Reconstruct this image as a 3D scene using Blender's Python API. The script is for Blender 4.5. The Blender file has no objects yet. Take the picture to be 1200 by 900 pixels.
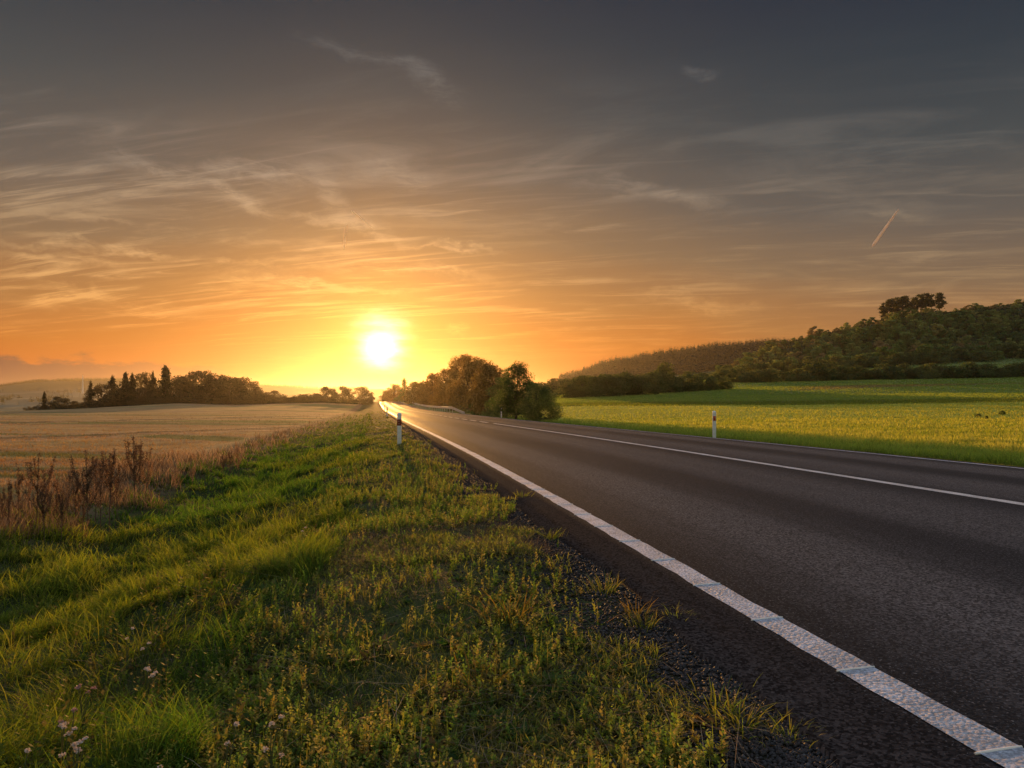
import bpy, math
import numpy as np
from mathutils import Vector
RNG = np.random.default_rng(7)
R = math.radians
SC = bpy.context.scene
COL = SC.collection
F, CX, HY = 800.0, 600.0, 474.0        # focal length and level line of the view, in photo pixels
CAMZ = 1.05

# ------------------------------------------------------------------ noise
def _hash(ix, iy, seed):
    h = (ix.astype(np.int64) * 374761393 + iy.astype(np.int64) * 668265263 + seed * 1274126177) & 0xFFFFFFFF
    h = ((h ^ (h >> 13)) * 1274126177) & 0xFFFFFFFF
    h = h ^ (h >> 16)
    return (h & 0xFFFFFF) / float(0xFFFFFF)
def vnoise(x, y, seed=0):
    x = np.asarray(x, float); y = np.asarray(y, float)
    ix = np.floor(x); iy = np.floor(y); fx = x - ix; fy = y - iy
    fx = fx * fx * (3 - 2 * fx); fy = fy * fy * (3 - 2 * fy)
    a = _hash(ix, iy, seed); b = _hash(ix + 1, iy, seed); c = _hash(ix, iy + 1, seed); d = _hash(ix + 1, iy + 1, seed)
    return (a + (b - a) * fx) * (1 - fy) + (c + (d - c) * fx) * fy
def fbm(x, y, seed=0, octs=4):
    s = 0; a = .5; t = 0
    for i in range(octs):
        s = s + a * vnoise(x * 2 ** i, y * 2 ** i, seed + i * 17); t += a; a *= .5
    return s / t
def sstep(a, b, x):
    t = np.clip((np.asarray(x, float) - a) / (b - a), 0, 1)
    return t * t * (3 - 2 * t)
def lin(r, g, b):
    f = lambda c: (c / 12.92 if c <= .04045 else ((c + .055) / 1.055) ** 2.4)
    return (f(r / 255), f(g / 255), f(b / 255))

# ------------------------------------------------------------------ terrain
DX, DY = -.1724, .985
NX, NY = .985, .1724
def off(s):
    s = np.asarray(s, float)
    return -.026 * 4 * np.log1p(np.exp(np.clip((s - 10) / 4, -30, 60)).clip(0, 1e25)) - np.where(s < 600, .00012 * np.maximum(s - 200, 0) ** 2, 19.2 + .096 * (s - 600))
def to_st(x, y):
    s = x * DX + y * DY
    return s, x * NX + y * NY - off(s)
def to_xy(s, t):
    tr = t + off(s)
    return s * DX + tr * NX, s * DY + tr * NY
def zr(s):
    s = np.asarray(s, float)
    return -.1 * sstep(10, 60, s) + 2.5 * sstep(120, 340, s) - 9 * sstep(350, 640, s)
PT = np.array([(-40, -.5), (-8, -.5), (-6, -.52), (-4.9, -.66), (-3.6, -.84), (-2.6, -.74), (-1.5, -.44), (-.5, -.2), (.3, -.12), (.9, -.075), (1.2, -.05), (1.5, -.04), (1.62, -.06), (1.85, -.17), (6, -.2), (10.2, -.24), (10.6, -.13), (12, -.2), (14, -.32), (20, -.25), (60, -.25)])
TC = [-400, 0, 90, 207, 275, 360, 420, 470, 600, 660, 700, 760, 850, 900, 957, 1020, 1050, 1112, 1200, 1400, 1700]
TR = {
 120: {0: 484.5, 420: 484, 470: 483, 600: 479, 660: 475, 700: 474.5, 850: 474, 1000: 473, 1200: 470, 1700: 466},
 180: {0: 483, 90: 480, 207: 478, 275: 478, 360: 476, 420: 474, 470: 475, 600: 473, 660: 467, 700: 466, 850: 463, 1000: 462, 1200: 460},
 260: {0: 482, 90: 479, 207: 472.5, 275: 474.5, 360: 472, 420: 469, 470: 471, 600: 470, 660: 463, 700: 461, 850: 455, 1000: 450, 1200: 448},
 320: {0: 482, 90: 480, 207: 475, 360: 473, 420: 470, 470: 470.5, 600: 469, 700: 459, 850: 448, 1000: 445, 1200: 441},
 420: {0: 481.5, 90: 481, 207: 476, 360: 474, 420: 472, 470: 471.5, 600: 468, 660: 460, 700: 457, 850: 444, 1000: 432, 1200: 426},
 500: {0: 481, 90: 480, 207: 476, 420: 473, 470: 472, 600: 467, 700: 455, 850: 441, 900: 434, 1000: 423, 1200: 411},
 700: {0: 479, 90: 478, 207: 476, 420: 473, 600: 466, 700: 452, 850: 437, 900: 410, 957: 397, 1020: 384, 1050: 373, 1112: 368, 1200: 358, 1400: 348, 1700: 345},
 1000: {0: 476, 90: 475, 420: 473, 600: 465, 700: 449, 760: 443, 850: 434, 900: 420, 957: 410, 1020: 398, 1112: 385, 1200: 375},
 1250: {0: 471, 90: 469, 207: 470, 420: 472, 600: 466, 660: 446, 677: 442, 707: 430, 760: 422, 832: 411, 895: 408, 1000: 405, 1200: 402},
 1600: {0: 468, 90: 466, 420: 468, 600: 465, 700: 445, 850: 432, 1200: 424},
 2200: {0: 462, 90: 460, 207: 462, 420: 465, 600: 462, 900: 445, 1200: 438},
 3000: {-400: 452, 0: 453, 40: 448, 60: 446.5, 130: 446, 200: 449, 310: 454, 420: 457, 600: 458, 1200: 446},
 5000: {0: 461, 1200: 458}, 12000: {0: 469, 1200: 469}}
_cols = np.array(TC + [40, 130, 677, 707, 760, 832, 895]); _cols.sort(); _cols = np.unique(_cols).astype(float)
_ld, _tab = [], []
for dd, zl, zrr in ((1, -.5, -.25), (30, -.5, -.25), (60, -.5, -.2)):
    _ld.append(math.log(dd)); _tab.append(np.interp(_cols, [-400, 430, 520, 1700], [zl, zl, zrr, zrr]))
for dd, row in TR.items():
    xs = sorted(row); yy = np.interp(_cols, xs, [row[k] for k in xs])
    _ld.append(math.log(dd)); _tab.append(CAMZ + (HY - yy) / F * dd)
_ld = np.array(_ld); _tab = np.array(_tab)
def far_z(x, y):
    d = np.maximum(y, 1.0)
    px = np.clip(CX + F * x / d, -400, 1700)
    l = np.clip(np.log(d), _ld[0], _ld[-1] - 1e-6)
    i = np.clip(np.searchsorted(_ld, l, side='right') - 1, 0, len(_ld) - 2)
    f = (l - _ld[i]) / (_ld[i + 1] - _ld[i])
    j = np.clip(np.searchsorted(_cols, px, side='right') - 1, 0, len(_cols) - 2)
    g = (px - _cols[j]) / (_cols[j + 1] - _cols[j]); g = np.clip(g, 0, 1)
    f2 = np.where(d < 500, f, f * f * (3 - 2 * f))
    return (_tab[i, j] * (1 - g) + _tab[i, j + 1] * g) * (1 - f2) + (_tab[i + 1, j] * (1 - g) + _tab[i + 1, j + 1] * g) * f2
def ground(x, y):
    x = np.asarray(x, float); y = np.asarray(y, float)
    s, t = to_st(x, y)
    prof = zr(s) + np.interp(t, PT[:, 0], PT[:, 1])
    w = sstep(-26, -7, t) * (1 - sstep(13, 30, t)) * (1 - sstep(430, 520, s))
    near = 1 - sstep(20, 45, s)
    w = np.maximum(w, near * sstep(-45, -30, t) * (1 - sstep(40, 55, t)))
    z = far_z(x, y) * (1 - w) + prof * w
    off_road = np.maximum(1 - sstep(.6, 1.4, t), sstep(10.7, 12, t))
    lush = sstep(-6, -4, t) * (1 - sstep(-1.2, -.2, t))
    z = z + off_road * ((fbm(x * 1.6, y * 1.6, 3, 3) - .5) * (.10 + .16 * lush) + (fbm(x * .35, y * .35, 9, 2) - .5) * (.12 + .12 * lush))
    d = np.maximum(y, 1)
    z = z + sstep(450, 700, d) * (fbm(x / 60, y / 60, 21, 3) - .5) * 10
    return z
def at(px, d):
    return ((px - CX) / F * d, d)

# ------------------------------------------------------------------ materials
def nodes_of(m):
    m.use_nodes = True
    nt = m.node_tree; nt.nodes.clear()
    return nt, nt.nodes, nt.links
class NB:
    """small node builder"""
    def __init__(s, nt): s.nt = nt
    def n(s, kind, **kw):
        x = s.nt.nodes.new(kind)
        for k, v in kw.items(): setattr(x, k, v)
        return x
    def _in(s, sock, v):
        if isinstance(v, bpy.types.NodeSocket): s.nt.links.new(v, sock)
        elif v is not None:
            try: sock.default_value = v
            except Exception: sock.default_value = (*v, 1.0)
    def m(s, op, a, b=None, c=None, clamp=False):
        x = s.n('ShaderNodeMath', operation=op, use_clamp=clamp)
        for i, v in enumerate((a, b, c)):
            if v is not None: s._in(x.inputs[i], v)
        return x.outputs[0]
    def v(s, op, a, b=None, scale=None):
        x = s.n('ShaderNodeVectorMath', operation=op)
        s._in(x.inputs[0], a)
        if b is not None: s._in(x.inputs[1], b)
        if scale is not None: s._in(x.inputs['Scale'], scale)
        return x.outputs['Value'] if op in ('DOT_PRODUCT', 'LENGTH', 'DISTANCE') else x.outputs[0]
    def mix(s, f, a, b, blend='MIX'):
        x = s.n('ShaderNodeMix', data_type='RGBA', blend_type=blend)
        s._in(x.inputs[0], f); s._in(x.inputs[6], a); s._in(x.inputs[7], b)
        return x.outputs[2]
    def ss(s, lo, hi, v, a=0., b=1.):
        x = s.n('ShaderNodeMapRange', interpolation_type='SMOOTHSTEP')
        s._in(x.inputs[0], v)
        for i, q in enumerate((lo, hi, a, b)): s._in(x.inputs[i + 1], q)
        return x.outputs[0]
    def noise(s, vec, scale, detail=4, rough=.55, dist=0., out='Fac'):
        x = s.n('ShaderNodeTexNoise'); s._in(x.inputs['Vector'], vec)
        x.inputs['Scale'].default_value = scale; x.inputs['Detail'].default_value = detail
        x.inputs['Roughness'].default_value = rough; x.inputs['Distortion'].default_value = dist
        return x.outputs[out]
    def ramp(s, f, stops):
        x = s.n('ShaderNodeValToRGB'); s._in(x.inputs[0], f)
        r = x.color_ramp
        while len(r.elements) < len(stops): r.elements.new(.5)
        for e, (p, c) in zip(r.elements, stops): e.position = p; e.color = (*c, 1)
        return x.outputs[0]
    def xyz(s, v):
        x = s.n('ShaderNodeSeparateXYZ'); s._in(x.inputs[0], v); return x.outputs
    def comb(s, a, b, c):
        x = s.n('ShaderNodeCombineXYZ')
        for i, q in enumerate((a, b, c)): s._in(x.inputs[i], q)
        return x.outputs[0]
def plain(name, col, rough=.6, metal=0., noise=0., scale=8., trans=0.):
    m = bpy.data.materials.new(name); nt, N, L = nodes_of(m); b = NB(nt)
    out = b.n('ShaderNodeOutputMaterial'); p = b.n('ShaderNodeBsdfPrincipled')
    p.inputs['Roughness'].default_value = rough; p.inputs['Metallic'].default_value = metal
    if noise:
        tc = b.n('ShaderNodeTexCoord')
        f = b.noise(tc.outputs['Object'], scale, 4)
        c = b.mix(b.ss(.3, .7, f), tuple(x * (1 - noise) for x in col) + (1,), tuple(min(1, x * (1 + noise)) for x in col) + (1,))
        L.new(c, p.inputs['Base Color'])
    else: p.inputs['Base Color'].default_value = (*col, 1)
    sh = p.outputs[0]
    if trans:
        t = b.n('ShaderNodeBsdfTranslucent'); t.inputs[0].default_value = (*col, 1)
        mx = b.n('ShaderNodeMixShader'); mx.inputs[0].default_value = trans
        L.new(sh, mx.inputs[1]); L.new(t.outputs[0], mx.inputs[2]); sh = mx.outputs[0]
    L.new(sh, out.inputs[0])
    return m
def leaf_mat(name, trans=.4, tint=1.3, rough=.6, vary=0., spec=.25, twarm=(1.25, 1.1, .6)):
    """foliage: colour of each blade or leaf from its attribute, light passing through"""
    m = bpy.data.materials.new(name); nt, N, L = nodes_of(m); b = NB(nt)
    out = b.n('ShaderNodeOutputMaterial'); at_ = b.n('ShaderNodeAttribute', attribute_name='col')
    c = at_.outputs['Color']
    if vary:
        oi = b.n('ShaderNodeObjectInfo')
        k = b.m('ADD', b.m('MULTIPLY', oi.outputs['Random'], vary), 1 - vary / 2)
        c = b.v('MULTIPLY', c, b.comb(k, b.m('ADD', b.m('MULTIPLY', k, .6), .4), k))
    p = b.n('ShaderNodeBsdfPrincipled'); p.inputs['Roughness'].default_value = rough
    p.inputs['Specular IOR Level'].default_value = spec
    L.new(c, p.inputs['Base Color'])
    t = b.n('ShaderNodeBsdfTranslucent')
    L.new(b.v('MULTIPLY', c, tuple(tint * q for q in twarm)), t.inputs[0])
    mx = b.n('ShaderNodeMixShader'); mx.inputs[0].default_value = trans
    L.new(p.outputs[0], mx.inputs[1]); L.new(t.outputs[0], mx.inputs[2]); L.new(mx.outputs[0], out.inputs[0])
    return m

# ------------------------------------------------------------------ mesh helpers
def mesh_np(name, V, faces_list, col=None, mats=(), midx=None, smooth=False):
    """faces_list: arrays (n,k) of vertex indices"""
    me = bpy.data.meshes.new(name)
    V = np.asarray(V, np.float32)
    nf = sum(len(f) for f in faces_list)
    loops = np.concatenate([np.asarray(f, np.int32).ravel() for f in faces_list])
    tot = np.concatenate([np.full(len(f), f.shape[1], np.int32) for f in faces_list])
    st = np.concatenate([[0], np.cumsum(tot)[:-1]]).astype(np.int32)
    me.vertices.add(len(V)); me.vertices.foreach_set('co', V.ravel())
    me.loops.add(len(loops)); me.loops.foreach_set('vertex_index', loops)
    me.polygons.add(nf); me.polygons.foreach_set('loop_start', st); me.polygons.foreach_set('loop_total', tot)
    for m in mats: me.materials.append(m)
    if midx is not None: me.polygons.foreach_set('material_index', np.asarray(midx, np.int32))
    me.update(calc_edges=True)
    if col is not None:
        a = me.color_attributes.new('col', 'FLOAT_COLOR', 'POINT')
        c = np.ones((len(V), 4), np.float32); c[:, :3] = col
        a.data.foreach_set('color', c.ravel())
    if smooth: me.polygons.foreach_set('use_smooth', np.ones(nf, bool))
    return me
def link(name, me, parent=None, loc=None, **props):
    o = bpy.data.objects.new(name, me); COL.objects.link(o)
    if parent is not None: o.parent = parent
    if loc is not None: o.location = loc
    for k, v in props.items():
        if v is not None: o[k] = v
    return o
def thing(name, label, cat, loc=(0, 0, 0), rz=0., sc=1., group=None):
    o = link(name, None, None, loc, label=label, category=cat, group=group)
    o.rotation_euler = (0, 0, rz); o.scale = (sc, sc, sc) if not hasattr(sc, '__len__') else sc
    o.empty_display_size = .2
    return o
def clone(root, loc, rz=0., sc=1., label=None, name=None):
    r = root.copy(); COL.objects.link(r); r.location = loc; r.rotation_euler = (0, 0, rz)
    r.scale = (sc, sc, sc) if not hasattr(sc, '__len__') else sc
    if label: r['label'] = label
    for ch in list(root.children):
        c = ch.copy(); COL.objects.link(c); c.parent = r
        for g in ch.children:
            d = g.copy(); COL.objects.link(d); d.parent = c
    return r
class Geo:
    def __init__(s): s.V = []; s.F3 = []; s.F4 = []; s.C = []; s.n = 0
    def add(s, V, F, C=None):
        V = np.asarray(V, float).reshape(-1, 3); F = np.asarray(F, int)
        (s.F4 if F.shape[1] == 4 else s.F3).append(F + s.n)
        s.V.append(V); s.C.append(np.broadcast_to(np.asarray(C if C is not None else (1, 1, 1), float), (len(V), 3))); s.n += len(V)
    def mesh(s, name, mats, smooth=False):
        fl = []
        if s.F4: fl.append(np.concatenate(s.F4))
        if s.F3: fl.append(np.concatenate(s.F3))
        return mesh_np(name, np.concatenate(s.V), fl, np.concatenate(s.C), mats, smooth=smooth)
def tube(g, P, rad, k=7, C=None, caps=True):
    P = np.asarray(P, float); n = len(P); rad = np.broadcast_to(rad, n)
    T = np.gradient(P, axis=0); T /= np.linalg.norm(T, axis=1)[:, None] + 1e-9
    ref = np.array([1., 0, 0]) if abs(T[0][0]) < .8 else np.array([0, 1., 0])
    A = np.cross(T, ref); A /= np.linalg.norm(A, axis=1)[:, None] + 1e-9; B = np.cross(T, A)
    an = np.linspace(0, 2 * np.pi, k, endpoint=False)
    V = P[:, None] + rad[:, None, None] * (np.cos(an)[None, :, None] * A[:, None] + np.sin(an)[None, :, None] * B[:, None])
    i = np.arange(n - 1)[:, None] * k; j = np.arange(k)[None]; j2 = (j + 1) % k
    Fq = np.stack([i + j, i + j2, i + k + j2, i + k + j], -1).reshape(-1, 4)
    g.add(V, Fq, C)
    if caps:
        for q, flip in ((0, 1), (n - 1, 0)):
            ring = V[q]; c = P[q]
            f = np.stack([np.full(k, k), np.arange(k), (np.arange(k) + 1) % k], -1)
            if flip: f = f[:, ::-1]
            g.add(np.vstack([ring, c]), f, C)
def box(g, x0, x1, y0, y1, z0, z1, C=None):
    V = [(x, y, z) for z in (z0, z1) for y in (y0, y1) for x in (x0, x1)]
    g.add(V, [(0, 2, 3, 1), (4, 5, 7, 6), (0, 1, 5, 4), (2, 6, 7, 3), (0, 4, 6, 2), (1, 3, 7, 5)], C)

# ------------------------------------------------------------------ render, camera, sun, sky
SUN_AZ = math.atan2(447 - CX, F)          # from +Y towards +X
SUN_EL = math.atan2((HY - 409), math.hypot(F, 447 - CX))
S = Vector((math.sin(SUN_AZ) * math.cos(SUN_EL), math.cos(SUN_AZ) * math.cos(SUN_EL), math.sin(SUN_EL)))
cd = bpy.data.cameras.new('camera'); cam = bpy.data.objects.new('camera', cd); COL.objects.link(cam)
cam.location = (0, 0, CAMZ); cam.rotation_euler = (R(90), 0, 0)
cd.sensor_width = 36; cd.lens = 24; cd.shift_y = (HY - 450) / 1200; cd.clip_start = .05; cd.clip_end = 60000
SC.camera = cam
ld = bpy.data.lights.new('sun', 'SUN'); lo = bpy.data.objects.new('sun', ld); COL.objects.link(lo)
ld.energy = 2.7; ld.color = (1, .475, .12); ld.angle = R(.8)
lo.rotation_euler = S.to_track_quat('Z', 'Y').to_euler()
SC.view_settings.view_transform = 'Standard'; SC.view_settings.look = 'None'
SC.view_settings.exposure = 0.95; SC.view_settings.gamma = 1
SC.cycles.use_denoising = True; SC.cycles.use_adaptive_sampling = True; SC.cycles.adaptive_threshold = .02
SC.cycles.max_bounces = 5; SC.cycles.diffuse_bounces = 2; SC.cycles.glossy_bounces = 2; SC.cycles.transmission_bounces = 3
SC.cycles.transparent_max_bounces = 8; SC.cycles.volume_bounces = 0
SC.cycles.sample_clamp_indirect = 4

def azel(px, py):
    v = Vector(((px - CX) / F, 1, (HY - py) / F)); return v.normalized()
def make_world():
    w = bpy.data.worlds.new('World'); SC.world = w; w.use_nodes = True
    nt = w.node_tree; nt.nodes.clear(); b = NB(nt); L = nt.links
    tc = b.n('ShaderNodeTexCoord')
    D = b.v('NORMALIZE', tc.outputs['Generated'])
    x, y, z = b.xyz(D)
    el = b.m('MULTIPLY', b.m('ARCSINE', z), 180 / math.pi)
    hlen = b.m('SQRT', b.m('ADD', b.m('MULTIPLY', x, x), b.m('MULTIPLY', y, y)))
    sh = Vector((S.x, S.y, 0)).normalized()
    ch = b.m('DIVIDE', b.v('DOT_PRODUCT', D, tuple(sh)), b.m('MAXIMUM', hlen, .001))
    daz = b.m('MULTIPLY', b.m('ARCCOSINE', b.m('MINIMUM', b.m('MAXIMUM', ch, -1.), 1.)), 180 / math.pi)
    side = b.v('DOT_PRODUCT', D, (sh.y, -sh.x, 0))             # >0 to the right of the sun
    ang = b.m('MULTIPLY', b.m('ARCCOSINE', b.m('MINIMUM', b.v('DOT_PRODUCT', D, tuple(S)), .999999)), 180 / math.pi)
    # evening sky gradient with elevation; unseen overhead part brightened as added fill light
    warp = b.noise(b.v('MULTIPLY', D, (3, 3, 9)), 1.0, 3)
    e = b.m('ADD', b.m('ADD', el, b.m('MULTIPLY', daz, .09)), b.m('MULTIPLY', b.m('SUBTRACT', warp, .5), 3.0))
    e = b.m('ADD', e, b.ss(.2, .7, side, 0., 1.5))
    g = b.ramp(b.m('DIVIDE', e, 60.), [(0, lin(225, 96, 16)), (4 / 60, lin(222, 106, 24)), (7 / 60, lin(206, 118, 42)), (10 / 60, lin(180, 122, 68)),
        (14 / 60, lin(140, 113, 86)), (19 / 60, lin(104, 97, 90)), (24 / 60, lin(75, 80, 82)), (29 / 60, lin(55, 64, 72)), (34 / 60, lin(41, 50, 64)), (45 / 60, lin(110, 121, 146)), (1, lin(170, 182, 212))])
    # high thin cloud: noise on a plane overhead, so it foreshortens towards the skyline
    zz = b.m('ADD', b.m('MAXIMUM', z, 0.), .07)
    P = b.comb(b.m('DIVIDE', x, zz), b.m('DIVIDE', y, zz), 0.)
    rotP = b.n('ShaderNodeVectorRotate', rotation_type='Z_AXIS'); b._in(rotP.inputs['Vector'], P); rotP.inputs['Angle'].default_value = R(14)
    Ps = b.v('MULTIPLY', rotP.outputs[0], (.55, 1.25, 1))
    n1 = b.noise(Ps, 1.5, 9, .62, 1.3)
    n2 = b.noise(b.v('ADD', Ps, (7.3, 2.1, 0)), .45, 3, .5, .3)
    wv = b.v('SCALE', b.v('SUBTRACT', b.noise(rotP.outputs[0], .8, 3, .5, 0., 'Color'), (.5, .5, .5)), None, .2)
    n3 = b.noise(b.v('MULTIPLY', b.v('ADD', rotP.outputs[0], wv), (.38, 2.4, 1)), 2.4, 9, .66, 1.0)
    left = b.ss(-.25, .55, side, 1., .35)
    band = b.m('MULTIPLY', b.ss(1., 6., el), b.ss(15., 30., el, 1., .25))
    c1 = b.m('MULTIPLY', b.ss(.47, .70, n1), b.ss(.42, .62, n2))
    c3 = b.m('MULTIPLY', b.m('MULTIPLY', b.ss(.46, .70, n3), b.ss(.38, .58, b.noise(b.v('ADD', b.v('MULTIPLY', rotP.outputs[0], (.5, .9, 1)), (3.1, 9.2, 0)), 1.1, 4, .6, 1.5), .12, 1.)), b.m('MULTIPLY', b.ss(3.5, 6., el), b.ss(12., 24., el, 1., .22)))
    cl = b.m('MULTIPLY', b.m('MULTIPLY', b.m('ADD', b.m('MULTIPLY', c1, 1.0), b.m('MULTIPLY', c3, 1.5)), band), left)
    # wisps that can be told apart in the picture: (from, to, width deg, strength)
    dn = b.noise(b.v('MULTIPLY', D, (1, 1, 1.6)), 9, 5, .62, 0., 'Color')
    Dw = b.v('NORMALIZE', b.v('ADD', D, b.v('SCALE', b.v('SUBTRACT', dn, (.5, .5, .5)), None, .075)))
    fine = b.noise(b.v('MULTIPLY', D, (1, 1, 4.5)), 17, 7, .7, .6)
    for (a, c, wd, st) in (((345, 35), (470, 85), .55, .5), ((450, 75), (545, 118), .9, .6), ((115, 190), (370, 205), .85, .75), ((235, 210), (330, 250), .6, .8), ((330, 243), (475, 282), .5, .95),
                           ((365, 195), (410, 262), 1.1, .7), ((470, 285), (592, 294), .22, .9), ((420, 190), (520, 215), 1.0, .45), ((0, 285), (230, 300), .35, .9), ((0, 258), (170, 262), .45, .5), ((0, 300), (160, 312), .4, .7),
                           ((45, 334), (150, 348), .45, 1.1), ((250, 328), (480, 342), .5, 1.1), ((240, 312), (330, 318), .35, .9), ((370, 308), (560, 320), .4, .8), ((0, 352), (230, 366), .5, .5), ((670, 215), (860, 243), .7, .5), ((740, 350), (900, 356), .7, .6),
                           ((395, 372), (480, 382), .8, 1.2), ((800, 83), (836, 85), .3, .45), ((530, 385), (553, 391), .45, .9), ((980, 246), (1090, 248), .35, .3), ((400, 290), (600, 330), .4, .3)):
        A, B_ = azel(*a), azel(*c); n = A.cross(B_).normalized(); tdir = (B_ - A).normalized(); half = (B_ - A).length / 2; mid = (A + B_) / 2
        dist = b.m('ABSOLUTE', b.v('DOT_PRODUCT', Dw, tuple(n)))
        al = b.m('ABSOLUTE', b.v('DOT_PRODUCT', b.v('SUBTRACT', Dw, tuple(mid)), tuple(tdir)))
        f = b.m('MULTIPLY', b.ss(0., R(wd) * 1.3, dist, 1., 0.), b.ss(half * .3, half * 1.35, al, 1., 0.))
        f = b.m('MULTIPLY', f, b.m('MULTIPLY', b.ss(.36, .64, fine, .1, 1.25), st * .75))
        cl = b.m('ADD', cl, b.m('MULTIPLY', f, 1.15))
    front = b.ss(-.35, .35, ch)
    cl = b.m('MULTIPLY', cl, front)
    ccol = b.v('ADD', b.v('SCALE', g, None, 1.28), b.ramp(b.m('DIVIDE', el, 30.), [(0, (.18, .095, .01)), (.3, (.30, .19, .07)), (.6, (.17, .125, .085)), (1, (.09, .08, .075))]))
    g = b.mix(b.m('MINIMUM', b.m('MULTIPLY', cl, .8), 1.), g, ccol)
    # low dark bank along the skyline, left of and below the sun
    lump = b.noise(b.v('MULTIPLY', D, (9, 9, 26)), 1.6, 5, .6)
    top = b.m('ADD', b.m('ADD', 2.9, b.m('MULTIPLY', b.m('SUBTRACT', lump, .5), 5.0)), b.ss(.0, 18., daz, -.55, 0.2))
    bank = b.m('MULTIPLY', b.ss(-.35, .45, b.m('SUBTRACT', top, el)), b.ss(.06, .16, side, 1., 0.))
    bcol = b.mix(b.ss(2., 26., daz), (*lin(215, 92, 14), 1), (*lin(112, 72, 66), 1))
    g = b.mix(b.m('MULTIPLY', bank, .9), g, bcol)
    # bright air round the sun, and the sun itself
    lp = b.n('ShaderNodeVectorMath', operation='DOT_PRODUCT')
    gl1 = b.m('EXPONENT', b.m('DIVIDE', ang, -4.5)); gl2 = b.m('EXPONENT', b.m('DIVIDE', ang, -1.7))
    cut = b.ss(2.3, 3.0, b.m('ADD', el, b.m('MULTIPLY', b.m('SUBTRACT', b.noise(b.v('MULTIPLY', D, (1, 1, 3)), 30, 3), .5), .8)), .12, 1.)
    glow = b.v('ADD', b.v('SCALE', (.30, .075, .0), None, gl1), b.v('SCALE', b.v('SCALE', (1.05, .50, .03), None, gl2), None, cut))
    angw = b.m('ADD', b.m('MULTIPLY', ang, b.ss(-.6, 2.2, b.m('SUBTRACT', el, 4.9), 1.08, .80)), b.m('MULTIPLY', b.m('SUBTRACT', b.noise(b.v('MULTIPLY', D, (1, 1, 5)), 22, 4, .6), .5), 1.6))
    disc = b.v('SCALE', (3.4, 3.0, 2.2), None, b.m('MULTIPLY', b.m('EXPONENT', b.m('MULTIPLY', b.m('POWER', b.m('DIVIDE', b.m('MAXIMUM', angw, 0.), 1.40), 2.), -1.)), cut))
    vis = b.v('ADD', b.v('ADD', g, glow), disc)
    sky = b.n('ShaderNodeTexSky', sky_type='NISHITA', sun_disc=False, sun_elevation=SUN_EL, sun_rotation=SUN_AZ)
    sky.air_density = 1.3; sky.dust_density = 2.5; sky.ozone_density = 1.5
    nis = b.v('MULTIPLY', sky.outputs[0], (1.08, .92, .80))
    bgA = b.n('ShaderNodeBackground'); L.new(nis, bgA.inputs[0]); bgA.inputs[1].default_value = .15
    bgB = b.n('ShaderNodeBackground'); L.new(vis, bgB.inputs[0]); L.new(b.ss(34., 50., el, .465, 2.1), bgB.inputs[1])  # strength raised above the view, added ambient light for the land
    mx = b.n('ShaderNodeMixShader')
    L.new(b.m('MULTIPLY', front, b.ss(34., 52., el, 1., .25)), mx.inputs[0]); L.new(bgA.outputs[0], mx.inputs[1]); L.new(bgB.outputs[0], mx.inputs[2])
    out = b.n('ShaderNodeOutputWorld'); L.new(mx.outputs[0], out.inputs[0])
make_world()

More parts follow.
